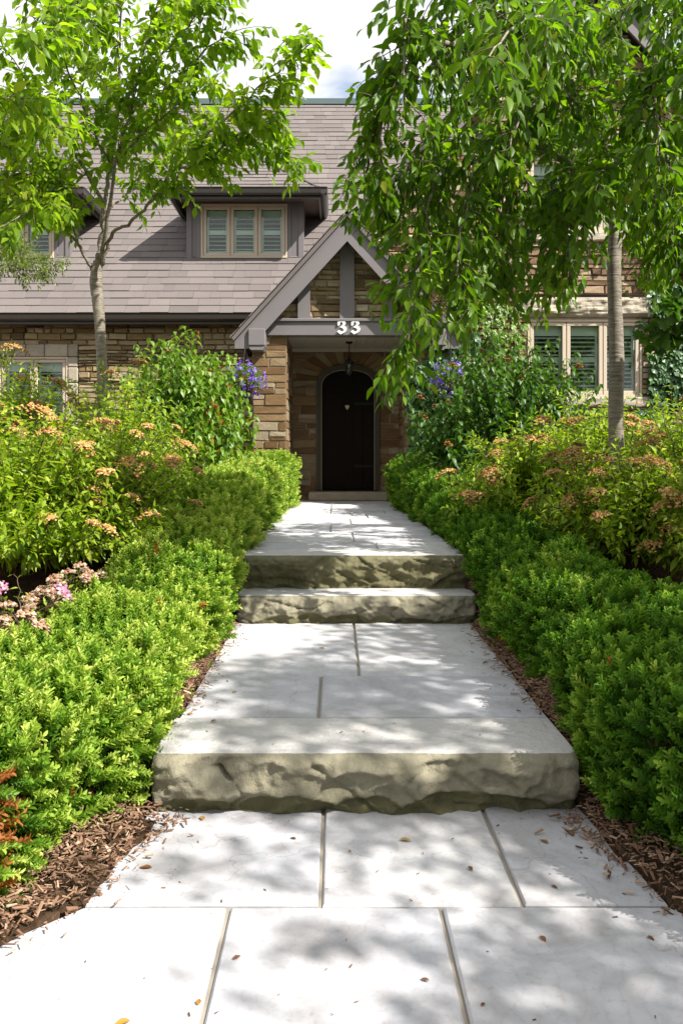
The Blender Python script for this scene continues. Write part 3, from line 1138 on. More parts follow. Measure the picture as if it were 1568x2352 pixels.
def numeral(dx):
    pts = [(600, 250), (600, 225), (640, 200), (690, 180), (720, 190), (750, 235), (748, 260), (715, 290), (750, 310), (768, 345), (762, 375), (740, 405), (655, 450),
           (590, 400), (625, 365), (655, 390), (690, 400), (712, 375), (708, 350), (680, 330), (640, 318), (640, 312), (690, 275), (695, 245), (680, 225), (655, 222), (640, 245), (650, 265), (615, 295), (600, 275)]
    q = []
    for x, y in pts:
        p = P((1220 + (x + dx) / 4.612) * .57415, (1240 + y / 4.612) * .57415, 11.61)
        q.append((p[0], p[2]))
    me = bpy.data.meshes.new('numeral')
    import bmesh
    bm = bmesh.new()
    f = bm.faces.new([bm.verts.new((x, 11.606, z)) for x, z in q])
    r = bmesh.ops.extrude_face_region(bm, geom=[f])
    for v in r['geom']:
        if isinstance(v, bmesh.types.BMVert):
            v.co.y += .018
    bmesh.ops.triangulate(bm, faces=bm.faces)
    bmesh.ops.recalc_face_normals(bm, faces=bm.faces)
    bm.to_mesh(me)
    bm.free()
    me.materials.append(M['numeral'])
    o = bpy.data.objects.new('numeral', me)
    COL.objects.link(o)
    o.parent = porch
    o.matrix_parent_inverse = Matrix.Translation(-Vector(parent_origin(porch)))


numeral(0)
numeral(250)

for (a, b, sd) in ((-1.17, -.69, 0), (1.02, 1.50, 1)):
    mb = MB()
    top = 2.972
    stones(mb, .45, top, lambda z, h: [(a, b)], lambda u, z, o: (u, 11.7 - o, z), (.10, .21), (.16, .42), depth=.016, rough=1)
    stones(mb, .45, top, lambda z, h: [(11.7, 13.2)], (lambda u, z, o: (b + o, u, z)), (.10, .2), (.25, .5), depth=.011, rough=.7)
    stones(mb, .45, top, lambda z, h: [(11.7, 13.2)], (lambda u, z, o: (a - o, u, z)), (.10, .2), (.25, .5), depth=.011, rough=.7)
    if sd == 1:
        pass
    mb.build('porch_column', [M['stone_column'], M['mortar']], porch)
mb = MB()
for k in range(12):
    xa = -.69 + k * (1.71 / 12)
    box(mb, xa + .002, xa + 1.71 / 12 - .002, 11.86, 13.12, 2.985, 3.0)
box(mb, -.69, 1.02, 11.86, 13.12, 3.001, 3.02)
box(mb, -.69, 1.02, 13.06, 13.12, 2.93, 2.983)
mb.build('porch_ceiling', M['ceiling'], porch)
# back wall of the porch with the radiating arch
DX, DHW = .20, .50
SPR, RISE = 2.43, .33


def arch_half(z, hw, spr, rise):
    if z <= spr:
        return hw
    k = (z - spr) / rise
    return hw * math.sqrt(max(0, 1 - k * k)) if k < 1 else 0


mb = MB()


def iv_back(z, h):
    hw = arch_half(z - h / 2, DHW, SPR, RISE)
    if z > SPR - .1:
        hw = max(hw, arch_half(z - h * .3, DHW + .36, SPR - .1, .62))
    return minus((-.72, 1.05), [(DX - hw, DX + hw)] if hw > 0 else [])


stones(mb, .5, 3.0, iv_back, lambda u, z, o: (u, WALL - o, z), (.09, .17), (.2, .45), depth=.012, rough=.8)
nv_ = 17
for k in range(nv_):
    a0 = math.pi * k / nv_ + .008
    a1 = math.pi * (k + 1) / nv_ - .008
    q = []
    for a, hw, rs, sp in ((a0, DHW, RISE, SPR), (a1, DHW, RISE, SPR), (a1, DHW + .40, .64, SPR - .06), (a0, DHW + .40, .64, SPR - .06)):
        q.append((DX + hw * math.cos(a), min(sp + rs * math.sin(a), 2.99)))
    d = random.uniform(.008, .016)
    vs = [(x, WALL + .03, z) for x, z in q] + [(x, WALL - d, z) for x, z in q]
    mb.add(vs, [(4, 5, 6, 7), (0, 1, 5, 4), (1, 2, 6, 5), (2, 3, 7, 6), (3, 0, 4, 7)], 0, float(rng.random() * .8))
for (xa, xb, za) in ((DX - 1, DX - .44, SPR - .4), (DX + .44, DX + 1, SPR - .4), (DX - .44, DX + .44, 2.72)):
    mb.add([(xa, WALL + .041, za), (xb, WALL + .041, za), (xb, WALL + .041, 3.05), (xa, WALL + .041, 3.05)], [(0, 1, 2, 3)], 1)
mb.build('porch_back_wall', [M['stone_column'], M['mortar']], porch)


def arch_pts(hw, spr, rise, n=24, z0=.735):
    pts = [(DX - hw, z0)]
    for k in range(n + 1):
        a = math.pi - math.pi * k / n
        s, c = math.sin(a), math.cos(a)
        e = 2 / 2.3
        pts.append((DX + hw * math.copysign(abs(c) ** e, c), spr + rise * abs(s) ** e))
    pts.append((DX + hw, z0))
    return pts


def arch_ring(mb, inner, outer, y0, y1, mat=0):
    n = len(inner)
    vs = [(x, y0, z) for x, z in inner] + [(x, y0, z) for x, z in outer] + [(x, y1, z) for x, z in inner] + [(x, y1, z) for x, z in outer]
    fs = []
    for k in range(n - 1):
        fs += [(k, k + 1, n + k + 1, n + k), (2 * n + k, 3 * n + k, 3 * n + k + 1, 2 * n + k + 1), (k, 2 * n + k, 2 * n + k + 1, k + 1), (n + k, n + k + 1, 3 * n + k + 1, 3 * n + k)]
    mb.add(vs, fs, mat)


DI = (.42, 2.38, .27)
mb = MB()
arch_ring(mb, arch_pts(*DI), arch_pts(DHW, SPR - .02, RISE), WALL - .05, WALL + .1)
dfr = mb.build('door_frame', M['door_frame'], house)
mb = MB()
arch_ring(mb, arch_pts(DI[0] - .006, DI[1], DI[2] - .006), arch_pts(DI[0] + .005, DI[1], DI[2] + .005), WALL - .056, WALL - .051)
mb.build('arch_highlight', M['arch_highlight'], dfr)  # added pale strip, paints the thin highlight along the arch edge
mb = MB()
pl = arch_pts(DI[0] - .001, DI[1], DI[2] - .001)
prism(mb, pl[::-1], WALL + .05, WALL + .09)
for k in range(5):
    xa = DX - .40 + k * .16
    xb = xa + .152
    xa += .006
    hh = lambda x: DI[1] + (DI[2] - .004) * max(0, 1 - (abs(x - DX) / .415) ** 2.3) ** (1 / 2.3)
    xq = np.linspace(xa, xb, 7)
    prism(mb, [(xa, .76), (xb, .76)] + [(x, hh(x)) for x in xq[::-1]], WALL + .035, WALL + .049)
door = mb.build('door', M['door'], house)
mb = MB()
kx, kz = DX - .012, 1.25 + (1052 - 935) / 144.0
prism(mb, [(kx, kz - .045), (kx + .03, kz + .0), (kx + .03, kz + .025), (kx + .015, kz + .035), (kx, kz + .022), (kx - .015, kz + .035), (kx - .03, kz + .025), (kx - .03, kz)], WALL + .012, WALL + .029)
mb.build('knocker', M['brass'], door)
for hz in (1.1, 2.1):
    mb = MB()
    box(mb, DX + .1, DX + .40, WALL + .022, WALL + .029, hz, hz + .04)
    mb.build('strap_hinge', M['iron'], door)
mb = MB()
box(mb, -.416, .80, 12.75, WALL - .055, .592, .722, t=.3, bev=.012)
mb.build('threshold', M['stone_grey'], house)

# ------------------------------------------------------------------ lantern under the porch ceiling
lx, ly = .205, 12.35
lan = empty('hanging_lantern', (lx, ly, 2.985))
tag(lan, 'small black iron lantern hanging from the porch ceiling before the door', 'lantern')
mb = MB()
lathe(mb, (lx, ly, 2.984), [(0, 0), (.055, 0), (.055, -.012), (.03, -.03), (.0, -.034)], 14)
mb.build('ceiling_rose', M['iron'], lan)
mb = MB()
tube(mb, [(lx, ly, 2.95), (lx, ly, 2.74)], .006, 6)
for k in range(5):
    lathe(mb, (lx, ly, 2.9 - k * .035), [(.006, .012), (.012, 0), (.006, -.012)], 8)
mb.build('chain', M['iron'], lan)
mb = MB()
lathe(mb, (lx, ly, 0), [(.0, 2.75), (.02, 2.735), (.062, 2.69), (.062, 2.68), (0, 2.68)], 6)
lathe(mb, (lx, ly, 0), [(.0, 2.47), (.02, 2.475), (.045, 2.50), (.045, 2.51), (0, 2.51)], 6)
for k in range(6):
    a = k * math.pi / 3
    tube(mb, [(lx + .056 * math.cos(a), ly + .056 * math.sin(a), 2.68), (lx + .042 * math.cos(a), ly + .042 * math.sin(a), 2.51)], .005, 4)
mb.build('cage', M['iron'], lan)
mb = MB()
lathe(mb, (lx, ly, 0), [(.05, 2.679), (.038, 2.511)], 6)
mb.build('lantern_glass', M['glass'], lan)


# ------------------------------------------------------------------ plants
def rand_unit(n):
    return norm(rng.normal(size=(n, 3)))


def leaves_along(mb, pts, spacing, tmpl, length, mat=0, down=.5, along=.5, side=.8, start=.1, tfun=None, width=1.0, roll=.5, petiole=.012, tipscale=.75):
    """alternate leaves on a twig polyline"""
    pts = np.asarray(pts)
    seg = np.linalg.norm(np.diff(pts, axis=0), axis=1)
    cum = np.concatenate([[0], np.cumsum(seg)])
    L = cum[-1]
    s = np.arange(start * L, L, spacing)
    s = s + rng.uniform(-.3, .3, len(s)) * spacing
    s = np.clip(np.append(s, L), 0, L)
    pos = np.stack([np.interp(s, cum, pts[:, k]) for k in range(3)], -1)
    tn = norm(np.stack([np.interp(s, cum, np.gradient(pts[:, k], cum)) for k in range(3)], -1))
    n = len(s)
    ph = np.arange(n) * 2.4 + rng.uniform(0, 6.28) + rng.normal(0, .4, n)
    ref = np.tile(np.array([0, 0, 1.0]), (n, 1)) + rng.normal(0, .05, (n, 3))
    a = norm(np.cross(tn, ref))
    b = np.cross(tn, a)
    rad = a * np.cos(ph)[:, None] + b * np.sin(ph)[:, None]
    d = norm(tn * along + rad * side + np.array([0, 0, -1.0]) * (down + rng.normal(0, .18, n)[:, None]))
    up = np.tile(np.array([0, 0, 1.0]), (n, 1)) + rad * .4 + rng.normal(0, roll, (n, 3))
    ln = length * rng.uniform(.7, 1.2, n) * np.interp(s / L, [0, .6, 1], [1, 1, tipscale])
    pos = pos + d * petiole
    t = rng.random(n) if tfun is None else tfun(n, pos)
    instance(mb, tmpl[0], tmpl[1], pos, d, up, ln, mat, t, ln * width)
    return n


def twig_path(p, d, L, droop, n=6, jit=.12):
    pts = [np.array(p, float)]
    d = np.array(d, float)
    for k in range(n):
        d = norm(d + np.array([0, 0, -droop * L / n * 2.2]) + rng.normal(0, jit, 3))
        pts.append(pts[-1] + d * L / n)
    return np.array(pts)


def tree(name, label, cat, base, trunk_pts, trunk_r, limbs, leafm, tmpl, leaf_len, twig_len, twig_step, leaf_gap, droop, down, barkm, width=1.0,
         group=None, twig_r=.0035, up=.15, start=.12, tfun=None, trunk_name='trunk', along=.5, dens=None, spread=.8):
    root = empty(name, base)
    tag(root, label, cat, group)
    tm, cm, wm = MB(), MB(), MB()
    tp = smooth_line(trunk_pts, 6)
    rr = np.interp(np.linspace(0, 1, len(tp)), np.linspace(0, 1, len(trunk_r)), trunk_r)
    tube(tm, tp, rr, 14, 0, .5, .02)
    nl = 0
    for lm in limbs:
        pts, r0 = lm[0], lm[1]
        st = lm[2] if len(lm) > 2 else start
        den = lm[3] if len(lm) > 3 else 1.0
        q = smooth_line(pts, 6)
        q[1:-1] += rng.normal(0, .008, (len(q) - 2, 3))
        n = len(q)
        tube(tm, q, np.linspace(r0, max(r0 * .22, .003), n), 8 if r0 > .012 else 5, 0, .5, .03)
        cum = np.concatenate([[0], np.cumsum(np.linalg.norm(np.diff(q, axis=0), axis=1))])
        L = cum[-1]
        s = st * L
        while s < L:
            p = np.array([np.interp(s, cum, q[:, k]) for k in range(3)])
            i = min(np.searchsorted(cum, s), n - 1)
            tn = norm(q[i] - q[max(i - 1, 0)])
            rv = rand_unit(1)[0]
            rv = norm(rv - tn * rv.dot(tn))
            d = norm(tn * .75 + rv * spread + np.array([0, 0, up]))
            tl = twig_len * rng.uniform(.45, 1.15)
            tw = twig_path(p, d, tl, droop)
            tube(wm, tw, np.linspace(twig_r, twig_r * .4, len(tw)), 4, 0, .5)
            nl += leaves_along(cm, tw, leaf_gap, tmpl, leaf_len, 0, down, along, .8, .12, tfun, width)
            # a side shoot
            if rng.random() < .55:
                k = rng.integers(2, len(tw) - 1)
                rv = rand_unit(1)[0]
                t2 = twig_path(tw[k], norm((tw[k] - tw[k - 1]) * 6 + rv * .6), tl * .55, droop, 4)
                tube(wm, t2, np.linspace(twig_r * .7, twig_r * .35, len(t2)), 3, 0, .5)
                nl += leaves_along(cm, t2, leaf_gap, tmpl, leaf_len * .92, 0, down, along, .8, .1, tfun, width)
            s += twig_step / den * rng.uniform(.6, 1.4)
        nl += leaves_along(cm, q[-6:], leaf_gap, tmpl, leaf_len, 0, down, along, .8, .0, tfun, width)
    tm.build(trunk_name, barkm, root, smooth=True)
    wm.build('twigs', M['twig'], root, smooth=True)
    cm.build('crown', leafm, root, smooth=True)
    print(name, 'leaves', nl)
    return root


def PL(*pts):
    return [P(*p) for p in pts]


def ptfun(n, pos):
    v = np.array([noise.noise(Vector(p) * 1.7) for p in pos])
    return np.clip(rng.normal(.5, .2, n) + v * .35, 0, .97) + (rng.random(n) < .004) * .03


# ---- left cherry
limbsL = [
    (PL((222, 640, 7.2), (232, 560, 7.2), (240, 470, 7.1), (255, 380, 7.1), (270, 250, 7.0), (275, 100, 6.9), (282, -120, 6.9)), .027, .3, 1.0),
    (PL((232, 600, 7.2), (250, 480, 7.0), (268, 370, 6.8), (300, 250, 6.7), (335, 100, 6.5), (380, -60, 6.4)), .019, .35, 1.0),
    (PL((226, 628, 7.2), (255, 545, 7.1), (300, 510, 6.9), (345, 465, 6.6), (400, 390, 6.3), (470, 320, 6.0), (560, 230, 5.8), (640, 160, 5.7), (716, 96, 5.6)), .017, .38, 1.25),
    (PL((345, 465, 6.6), (430, 395, 6.5), (520, 345, 6.4), (610, 330, 6.4), (690, 375, 6.3)), .012, .2, 1.2),
    (PL((400, 390, 6.3), (470, 370, 6.1), (560, 300, 6.0), (640, 270, 6.0)), .010, .2, 1.2),
    (PL((212, 622, 7.2), (180, 560, 7.1), (130, 500, 6.8), (80, 430, 6.5), (20, 350, 6.2), (-60, 250, 6)), .016, .3, 1.0),
    (PL((240, 470, 7.1), (200, 400, 6.8), (140, 300, 6.4), (70, 200, 6.0), (0, 90, 5.8)), .018, .2, 1.1),
    (PL((205, 480, 6.9), (140, 420, 6.6), (70, 400, 6.4), (0, 410, 6.3), (-60, 430, 6.2)), .010, .1, 1.1),
    (PL((270, 250, 7.0), (350, 150, 6.5), (430, 60, 6.2), (500, -30, 6.0)), .014, .1, 1.1),
    (PL((300, 250, 6.7), (390, 200, 6.4), (470, 120, 6.2), (545, 70, 6.1)), .012, .15, 1.1),
    (PL((268, 370, 6.8), (340, 300, 6.4), (420, 230, 6.2), (500, 190, 6.1)), .012, .1, 1.1),
    (PL((275, 100, 6.9), (200, 40, 6.4), (120, -20, 6.0), (30, -60, 5.8)), .012, .05, 1.1),
    (PL((255, 380, 7.1), (200, 260, 6.8), (150, 140, 6.5), (100, 20, 6.2)), .014, .15, 1.1),
    (PL((250, 480, 7.0), (300, 440, 7.3), (360, 380, 7.6), (420, 300, 7.8)), .010, .2, .8),
    (PL((140, 300, 6.4), (90, 250, 5.6), (30, 220, 5.0), (-50, 240, 4.6)), .010, .1, 1.0),
    (PL((335, 100, 6.5), (400, 30, 6.8), (450, -50, 7.0)), .010, .1, 1.0),
    (PL((180, 560, 7.1), (150, 480, 6.6), (100, 470, 6.2), (40, 500, 6.0), (-30, 540, 5.9)), .010, .1, 1.2),
    (PL((130, 500, 6.8), (90, 480, 6.9), (40, 460, 7.0), (-20, 450, 7.0)), .008, .1, 1.2),
    (PL((200, 400, 6.8), (120, 380, 7.0), (50, 340, 7.2), (-30, 320, 7.2)), .010, .1, 1.2),
    (PL((140, 300, 6.4), (60, 290, 6.6), (0, 260, 6.8), (-60, 200, 6.8)), .010, .1, 1.1),
    (PL((270, 250, 7.0), (220, 160, 7.3), (180, 60, 7.5), (150, -40, 7.5)), .012, .1, 1.2),
    (PL((300, 300, 6.7), (360, 300, 7.0), (430, 290, 7.2), (500, 270, 7.2)), .010, .1, 1.0),
    (PL((282, 20, 6.9), (210, -10, 6.2), (130, 60, 5.2), (60, 90, 4.6)), .010, .1, 1.0),
]
tree('cherry_tree', 'slender young cherry tree left of the path with upswept branches', 'tree', P(240, 1224, 7.2),
     PL((241, 1240, 7.2), (238, 1000, 7.2), (236, 880, 7.2), (231, 760, 7.2), (225, 690, 7.2), (221, 645, 7.2), (226, 600, 7.2)), [.062, .05, .046, .046, .05, .056, .04], limbsL,
     M['cherry_leaf'], LEAF_CHERRY, .104, .25, .038, .037, .9, .6, M['cherry_bark'], tfun=ptfun)

# ---- right weeping cherry
limbsR = [
    (PL((1410, 560, 6), (1400, 400, 5.95), (1385, 250, 5.9), (1370, 100, 5.7), (1350, -80, 5.6)), .040, .3, 1.0),
    (PL((1406, 500, 6), (1330, 400, 5.6), (1220, 330, 5.2), (1110, 310, 5.0), (1000, 335, 4.9), (930, 385, 4.9), (890, 450, 4.9)), .026, .25, 1.1),
    (PL((1390, 300, 5.9), (1250, 150, 5.2), (1100, 105, 4.8), (980, 110, 4.6), (905, 150, 4.6), (872, 240, 4.6), (870, 350, 4.6), (872, 430, 4.6)), .024, .2, 1.1),
    (PL((1372, 110, 5.7), (1220, 0, 5.0), (1080, -40, 4.6), (980, -20, 4.4), (930, 50, 4.4), (925, 160, 4.4), (935, 240, 4.4)), .020, .2, 1.0),
    (PL((1060, 320, 4.95), (1000, 420, 4.7), (975, 520, 4.6), (955, 640, 4.5), (942, 740, 4.5), (925, 850, 4.5)), .010, .1, 1.0),
    (PL((1110, 310, 5.0), (1080, 430, 4.7), (1060, 540, 4.6), (1050, 640, 4.5), (1040, 720, 4.5)), .010, .1, 1.1),
    (PL((1200, 325, 5.15), (1170, 440, 5.0), (1150, 560, 4.9), (1140, 660, 4.8)), .010, .1, 1.1),
    (PL((1300, 380, 5.5), (1270, 480, 5.3), (1250, 570, 5.2), (1245, 640, 5.2)), .010, .1, .9),
    (PL((930, 385, 4.9), (905, 430, 4.9), (890, 480, 4.9), (885, 510, 4.9)), .006, .05, 1.0),
    (PL((1402, 430, 5.95), (1470, 360, 5.5), (1540, 370, 5.2), (1600, 450, 5.0), (1630, 560, 5.0)), .020, .2, 1.1),
    (PL((1390, 280, 5.9), (1350, 120, 5.0), (1270, 40, 4.0), (1180, 60, 3.5), (1120, 130, 3.3)), .016, .3, .8),
    (PL((1370, 100, 5.7), (1470, 0, 5.0), (1560, 20, 4.4), (1630, 120, 4.0)), .016, .1, 1.0),
    (PL((1385, 250, 5.9), (1480, 160, 5.2), (1560, 150, 4.6), (1640, 220, 4.2)), .016, .1, 1.1),
    (PL((1395, 350, 5.9), (1330, 240, 5.3), (1260, 220, 4.8), (1200, 260, 4.5), (1160, 360, 4.4)), .014, .1, 1.0),
    (PL((1380, 200, 5.9), (1300, 60, 5.4), (1200, 20, 5.0), (1100, 40, 4.8), (1030, 120, 4.7), (1000, 220, 4.7)), .014, .1, 1.0),
    (PL((1400, 400, 5.95), (1440, 420, 6.4), (1480, 470, 6.7), (1500, 540, 6.8)), .012, .1, 1.0),
    (PL((1390, 300, 5.9), (1300, 300, 6.6), (1200, 320, 7.0), (1130, 400, 7.2)), .014, .1, 1.0),
    (PL((1400, 450, 5.95), (1420, 380, 5.2), (1400, 380, 4.6), (1370, 440, 4.3)), .012, .2, 1.0),
    (PL((1480, 160, 5.2), (1500, 220, 4.6), (1510, 300, 4.3), (1515, 400, 4.2)), .010, .1, 1.0),
    (PL((1250, 150, 5.2), (1200, 180, 5.6), (1120, 210, 5.8), (1040, 260, 5.9), (990, 330, 5.9)), .012, .1, 1.1),
    (PL((1408, 520, 6), (1450, 440, 5.6), (1500, 450, 5.2), (1545, 520, 5.0), (1560, 600, 5.0)), .012, .15, 1.2),
    (PL((1404, 470, 6), (1340, 420, 5.4), (1310, 460, 5.0), (1300, 540, 4.8), (1300, 610, 4.8)), .012, .15, 1.2),
    (PL((1402, 430, 6), (1450, 330, 6.4), (1530, 320, 6.6), (1600, 400, 6.6)), .012, .15, 1.2),
    (PL((1330, 400, 5.6), (1250, 430, 5.8), (1200, 500, 5.8), (1185, 600, 5.8)), .010, .1, 1.1),
    (PL((1410, 540, 6), (1450, 520, 6.2), (1480, 560, 6.3), (1490, 620, 6.3)), .008, .1, 1.0),
    (PL((1170, 325, 5.1), (1110, 420, 5.3), (1060, 520, 5.4), (1030, 600, 5.4)), .010, .1, 1.1),
    (PL((1010, 330, 4.9), (990, 460, 5.2), (980, 600, 5.2), (975, 700, 5.2)), .008, .1, .8),
]
tree('weeping_cherry_tree', 'weeping cherry tree right of the path, drooping strands over the porch corner', 'tree', P(1415, 1257, 6),
     PL((1421, 1270, 6), (1417, 1100, 6), (1413, 950, 6), (1415, 820, 6), (1411, 700, 6), (1409, 620, 6), (1411, 550, 6)), [.078, .058, .052, .053, .049, .05, .048], limbsR,
     M['weeping_leaf'], LEAF_CHERRY, .105, .31, .036, .037, 1.3, .6, M['cherry_bark'], spread=.7, up=.1, tfun=lambda n, p: np.clip(rng.normal(.45, .22, n), 0, 1), width=.82)


def random_limbs(base, top, R, n, r0, up=.7, seed=1):
    rs = np.random.default_rng(seed)
    out = []
    base, top = np.array(base, float), np.array(top, float)
    for k in range(n):
        f = rs.uniform(.25, 1.0)
        p = base + (top - base) * f
        a = k * 2.4 + rs.uniform(-.4, .4)
        L = R * (1.1 - .55 * f) * rs.uniform(.75, 1.15)
        d = np.array([math.cos(a), math.sin(a), up * rs.uniform(.4, 1.2)])
        q1 = p + d * L * .45
        q2 = p + d * L * .8 + np.array([0, 0, -.08 * L])
        q3 = p + d * L * 1.1 + np.array([0, 0, -.3 * L])
        out.append(([p, q1, q2, q3], r0 * (1 - .5 * f), .25, 1.0))
        for e in (-1, 1):
            b = a + e * .7
            d2 = np.array([math.cos(b), math.sin(b), up * .5])
            out.append(([q1, q1 + d2 * L * .3, q1 + d2 * L * .55 + np.array([0, 0, -.1 * L])], r0 * .3, .1, 1.0))
    return out


# ---- neighbours whose branches reach into the view or shade it
b0 = np.array([2.75, 5.2, .55])
tree('maple_sapling', 'young maple at the right edge, its lobed leaves reaching before the ivy', 'tree', b0,
     [b0, b0 + (0.02, 0, 1.2), b0 + (-.03, .02, 2.3)], [.035, .03, .02],
     [([b0 + (0, 0, 1.3), P(1660, 790, 5.1), P(1590, 725, 5.0), P(1530, 745, 5.0), P(1515, 775, 5.0)], .012, .3, 1.4),
      ([b0 + (0, 0, 1.5), P(1680, 700, 5.0), P(1600, 700, 4.9), P(1545, 705, 4.9)], .010, .35, 1.4)] + random_limbs(b0 + (0, 0, 1.5), b0 + (.2, 0, 2.6), .5, 6, .012, .5, 3),
     M['dark_leaf'], LEAF_MAPLE, .085, .22, .05, .035, .6, .35, M['grey_bark'])
b0 = np.array([-5.25, 9.4, .6])
tree('locust_tree', 'fine leaved yellow green tree at the left edge below the far dormer', 'tree', b0,
     [b0, b0 + (0, 0, 1.4), b0 + (.05, 0, 2.7)], [.05, .04, .03],
     [([b0 + (0, 0, 2.2), P(-60, 590, 9.3), P(30, 590, 9.2), P(90, 605, 9.1), P(138, 600, 9.1)], .016, .2, 1.5),
      ([b0 + (0, 0, 2.0), P(-80, 640, 9.2), P(20, 610, 9.0), P(70, 630, 9.0), P(105, 628, 8.9)], .014, .2, 1.5),
      ([b0 + (0, 0, 2.5), P(-50, 560, 9.4), P(30, 560, 9.4), P(60, 575, 9.4)], .012, .2, 1.5),
      ([b0 + (0, 0, 1.2), P(-80, 840, 9.0), P(-20, 812, 8.9), P(16, 815, 8.9)], .008, .4, 1.2)] + random_limbs(b0 + (-.3, 0, 1.8), b0 + (-.3, 0, 3.3), .8, 6, .014, .5, 5),
     M['locust_leaf'], LEAF_LONG, .05, .2, .028, .016, .9, .4, M['grey_bark'], twig_r=.0025)
for (b0, hh, rad, nl_, sd, gap_, lab) in ((np.array([5.3, 0.0, 0.0]), 5.0, 2.6, 17, 9, .125, 'low spreading garden tree off to the right whose shade dapples the lower path'),
                                   (np.array([5.35, 1.4, 0.0]), 5.8, 2.4, 20, 4, .075, 'leafy garden tree off to the right shading the right hedge')):
    tree('shade_tree', lab, 'tree', b0,
         [b0, b0 + (.05, 0, hh * .35), b0 + (-.05, .1, hh * .7), b0 + (0, .1, hh)], [.14, .11, .08, .03],
         random_limbs(b0 + (0, 0, hh * .4), b0 + (0, 0, hh), rad, nl_, .05, .5, sd),
         M['weeping_leaf'], LEAF_CHERRY, .09, .5, gap_ * .85, .055, .7, .5, M['grey_bark'], width=1.25, group='garden trees out at the right')
for k, (bx_, by_, hh) in enumerate(((-6.5, -13, 13), (1.5, -15, 14), (9.5, -13, 12))):
    b0 = np.array([bx_, by_, 0.0])
    tree('street_tree', ['broad tree across the street mirrored in the left panes', 'tall tree across the street mirrored in the middle panes', 'round tree across the street mirrored in the right panes'][k],
         'tree', b0, [b0, b0 + (0, 0, hh * .35), b0 + (.1, 0, hh * .9)], [.25, .2, .05],
         random_limbs(b0 + (0, 0, 2.6), b0 + (0, 0, hh * .9), 5.2, 16, .1, .45, 20 + k), M['weeping_leaf'], LEAF_CHERRY, .42, 1.5, .36, .22, .5, .5, M['grey_bark'], width=1.4,
         group='trees across the street', twig_r=.012)


# ------------------------------------------------------------------ shrubs
def floret_mesh(name, R, n, mat, size=.0075, dome=.4, seed=0):
    rs = np.random.default_rng(seed)
    mb = MB()
    octv = np.array([(1, 0, 0), (-1, 0, 0), (0, 1, 0), (0, -1, 0), (0, 0, 1), (0, 0, -1)], float)
    octf = [(0, 2, 4), (2, 1, 4), (1, 3, 4), (3, 0, 4), (2, 0, 5), (1, 2, 5), (3, 1, 5), (0, 3, 5)]
    cl = np.clip(rs.normal(size=(7, 2)), -1.3, 1.3) * R * .42
    for k in range(n):
        c = cl[k % 7] + np.clip(rs.normal(size=2), -1.8, 1.8) * R * .27
        r2 = (c ** 2).sum() / R ** 2
        z = R * dome * (1 - r2) + rs.normal() * .004
        s = size * rs.uniform(.7, 1.4)
        mb.add(octv * s * np.array([1, 1, .8]) + np.array([c[0], c[1], z]), octf, 0, float(rs.random()))
    for c in cl:
        tube(mb, [(0, 0, -.05), (c[0] * .5, c[1] * .5, -.015), (c[0], c[1], R * dome * .6)], .0016, 3, 1)
    me_o = mb.build(name, [mat, M['green_twig']])
    me = me_o.data
    bpy.data.objects.remove(me_o)
    return me


FLOR = [floret_mesh('flower_head', .068 * s, 130, M['rust'], .0078, .38, k) for k, s in enumerate((.85, 1.05, 1.25, 1.5))]
FPINK = [floret_mesh('pink_flower_head', .05, 90, M['pink'], .0075, .4, 31)]


def shrub(name, label, cat, c, H, R, shoots, tmpl, leaf_len, gap, mat, heads=0, head_meshes=None, down=.15, along=.55, width=1.0, group=None, lean=1.0,
          leafstart=.35, extra=None, squash=.9, tfun=None, twigm='twig', head_name='flower_head', Ry=None, upright=.25):
    root = empty(name, c)
    tag(root, label, cat, group)
    c = np.array(c, float)
    Ry = Ry or R
    sm, lm = MB(), MB()
    tips = []
    for k in range(shoots):
        th = rng.uniform(0, 2 * math.pi)
        ph = math.acos(1 - rng.random() * squash)
        rr = rng.uniform(.72, 1.05) if rng.random() < .75 else rng.uniform(.4, .8)
        bump_ = 1 + .10 * noise.noise((math.cos(th) * 1.7 + c[0], math.sin(th) * 1.7 + c[1], ph * 1.6))
        e = np.array([R * math.sin(ph) * math.cos(th), Ry * math.sin(ph) * math.sin(th), H * (math.cos(ph) * .86 + .14)]) * rr * bump_
        s = np.array([e[0] * .12, e[1] * .12, 0])
        m = np.array([e[0] * .45, e[1] * .45, e[2] * .62])
        q = smooth_line([c + s, c + m, c + e, c + e + norm(e * np.array([.5, .5, .0]) + np.array([0, 0, upright * 1.2 * R])) * leaf_len * 1.5], 4)
        q[1:-1] += rng.normal(0, .006, (len(q) - 2, 3))
        tube(sm, q, np.linspace(.0045, .0014, len(q)), 4)
        leaves_along(lm, q, gap, tmpl, leaf_len, 0, down, along, .85, leafstart, tfun, width, .35, .004, .6)
        tips.append((q[-1], q[-1] - q[-2], math.cos(ph), rr))
    sm.build('stems', M[twigm], root, smooth=True)
    lm.build('foliage', mat, root, smooth=True)
    if heads:
        cand = [t for t in tips if t[2] > .02 and t[3] > .7 and t[0][1] < c[1] + Ry * .55]
        rng.shuffle(cand)
        rp = Vector(root.location)
        for (p, d, cz, rr_) in cand[:heads]:
            me = head_meshes[rng.integers(0, len(head_meshes))]
            o = bpy.data.objects.new(head_name, me)
            COL.objects.link(o)
            o.parent = root
            dd = norm(norm(d) * .6 + np.array([0, 0, .8]))
            o.location = Vector(p + dd * .02) - rp
            o.rotation_mode = 'QUATERNION'
            o.rotation_quaternion = Vector(dd).to_track_quat('Z', 'Y')
            s_ = rng.uniform(.65, 1.35)
            o.scale = (s_, s_, s_)
    if extra:
        extra(root, tips)
    return root


def shrub_t(n, pos):
    return np.clip(rng.normal(.5, .24, n), 0, 1)


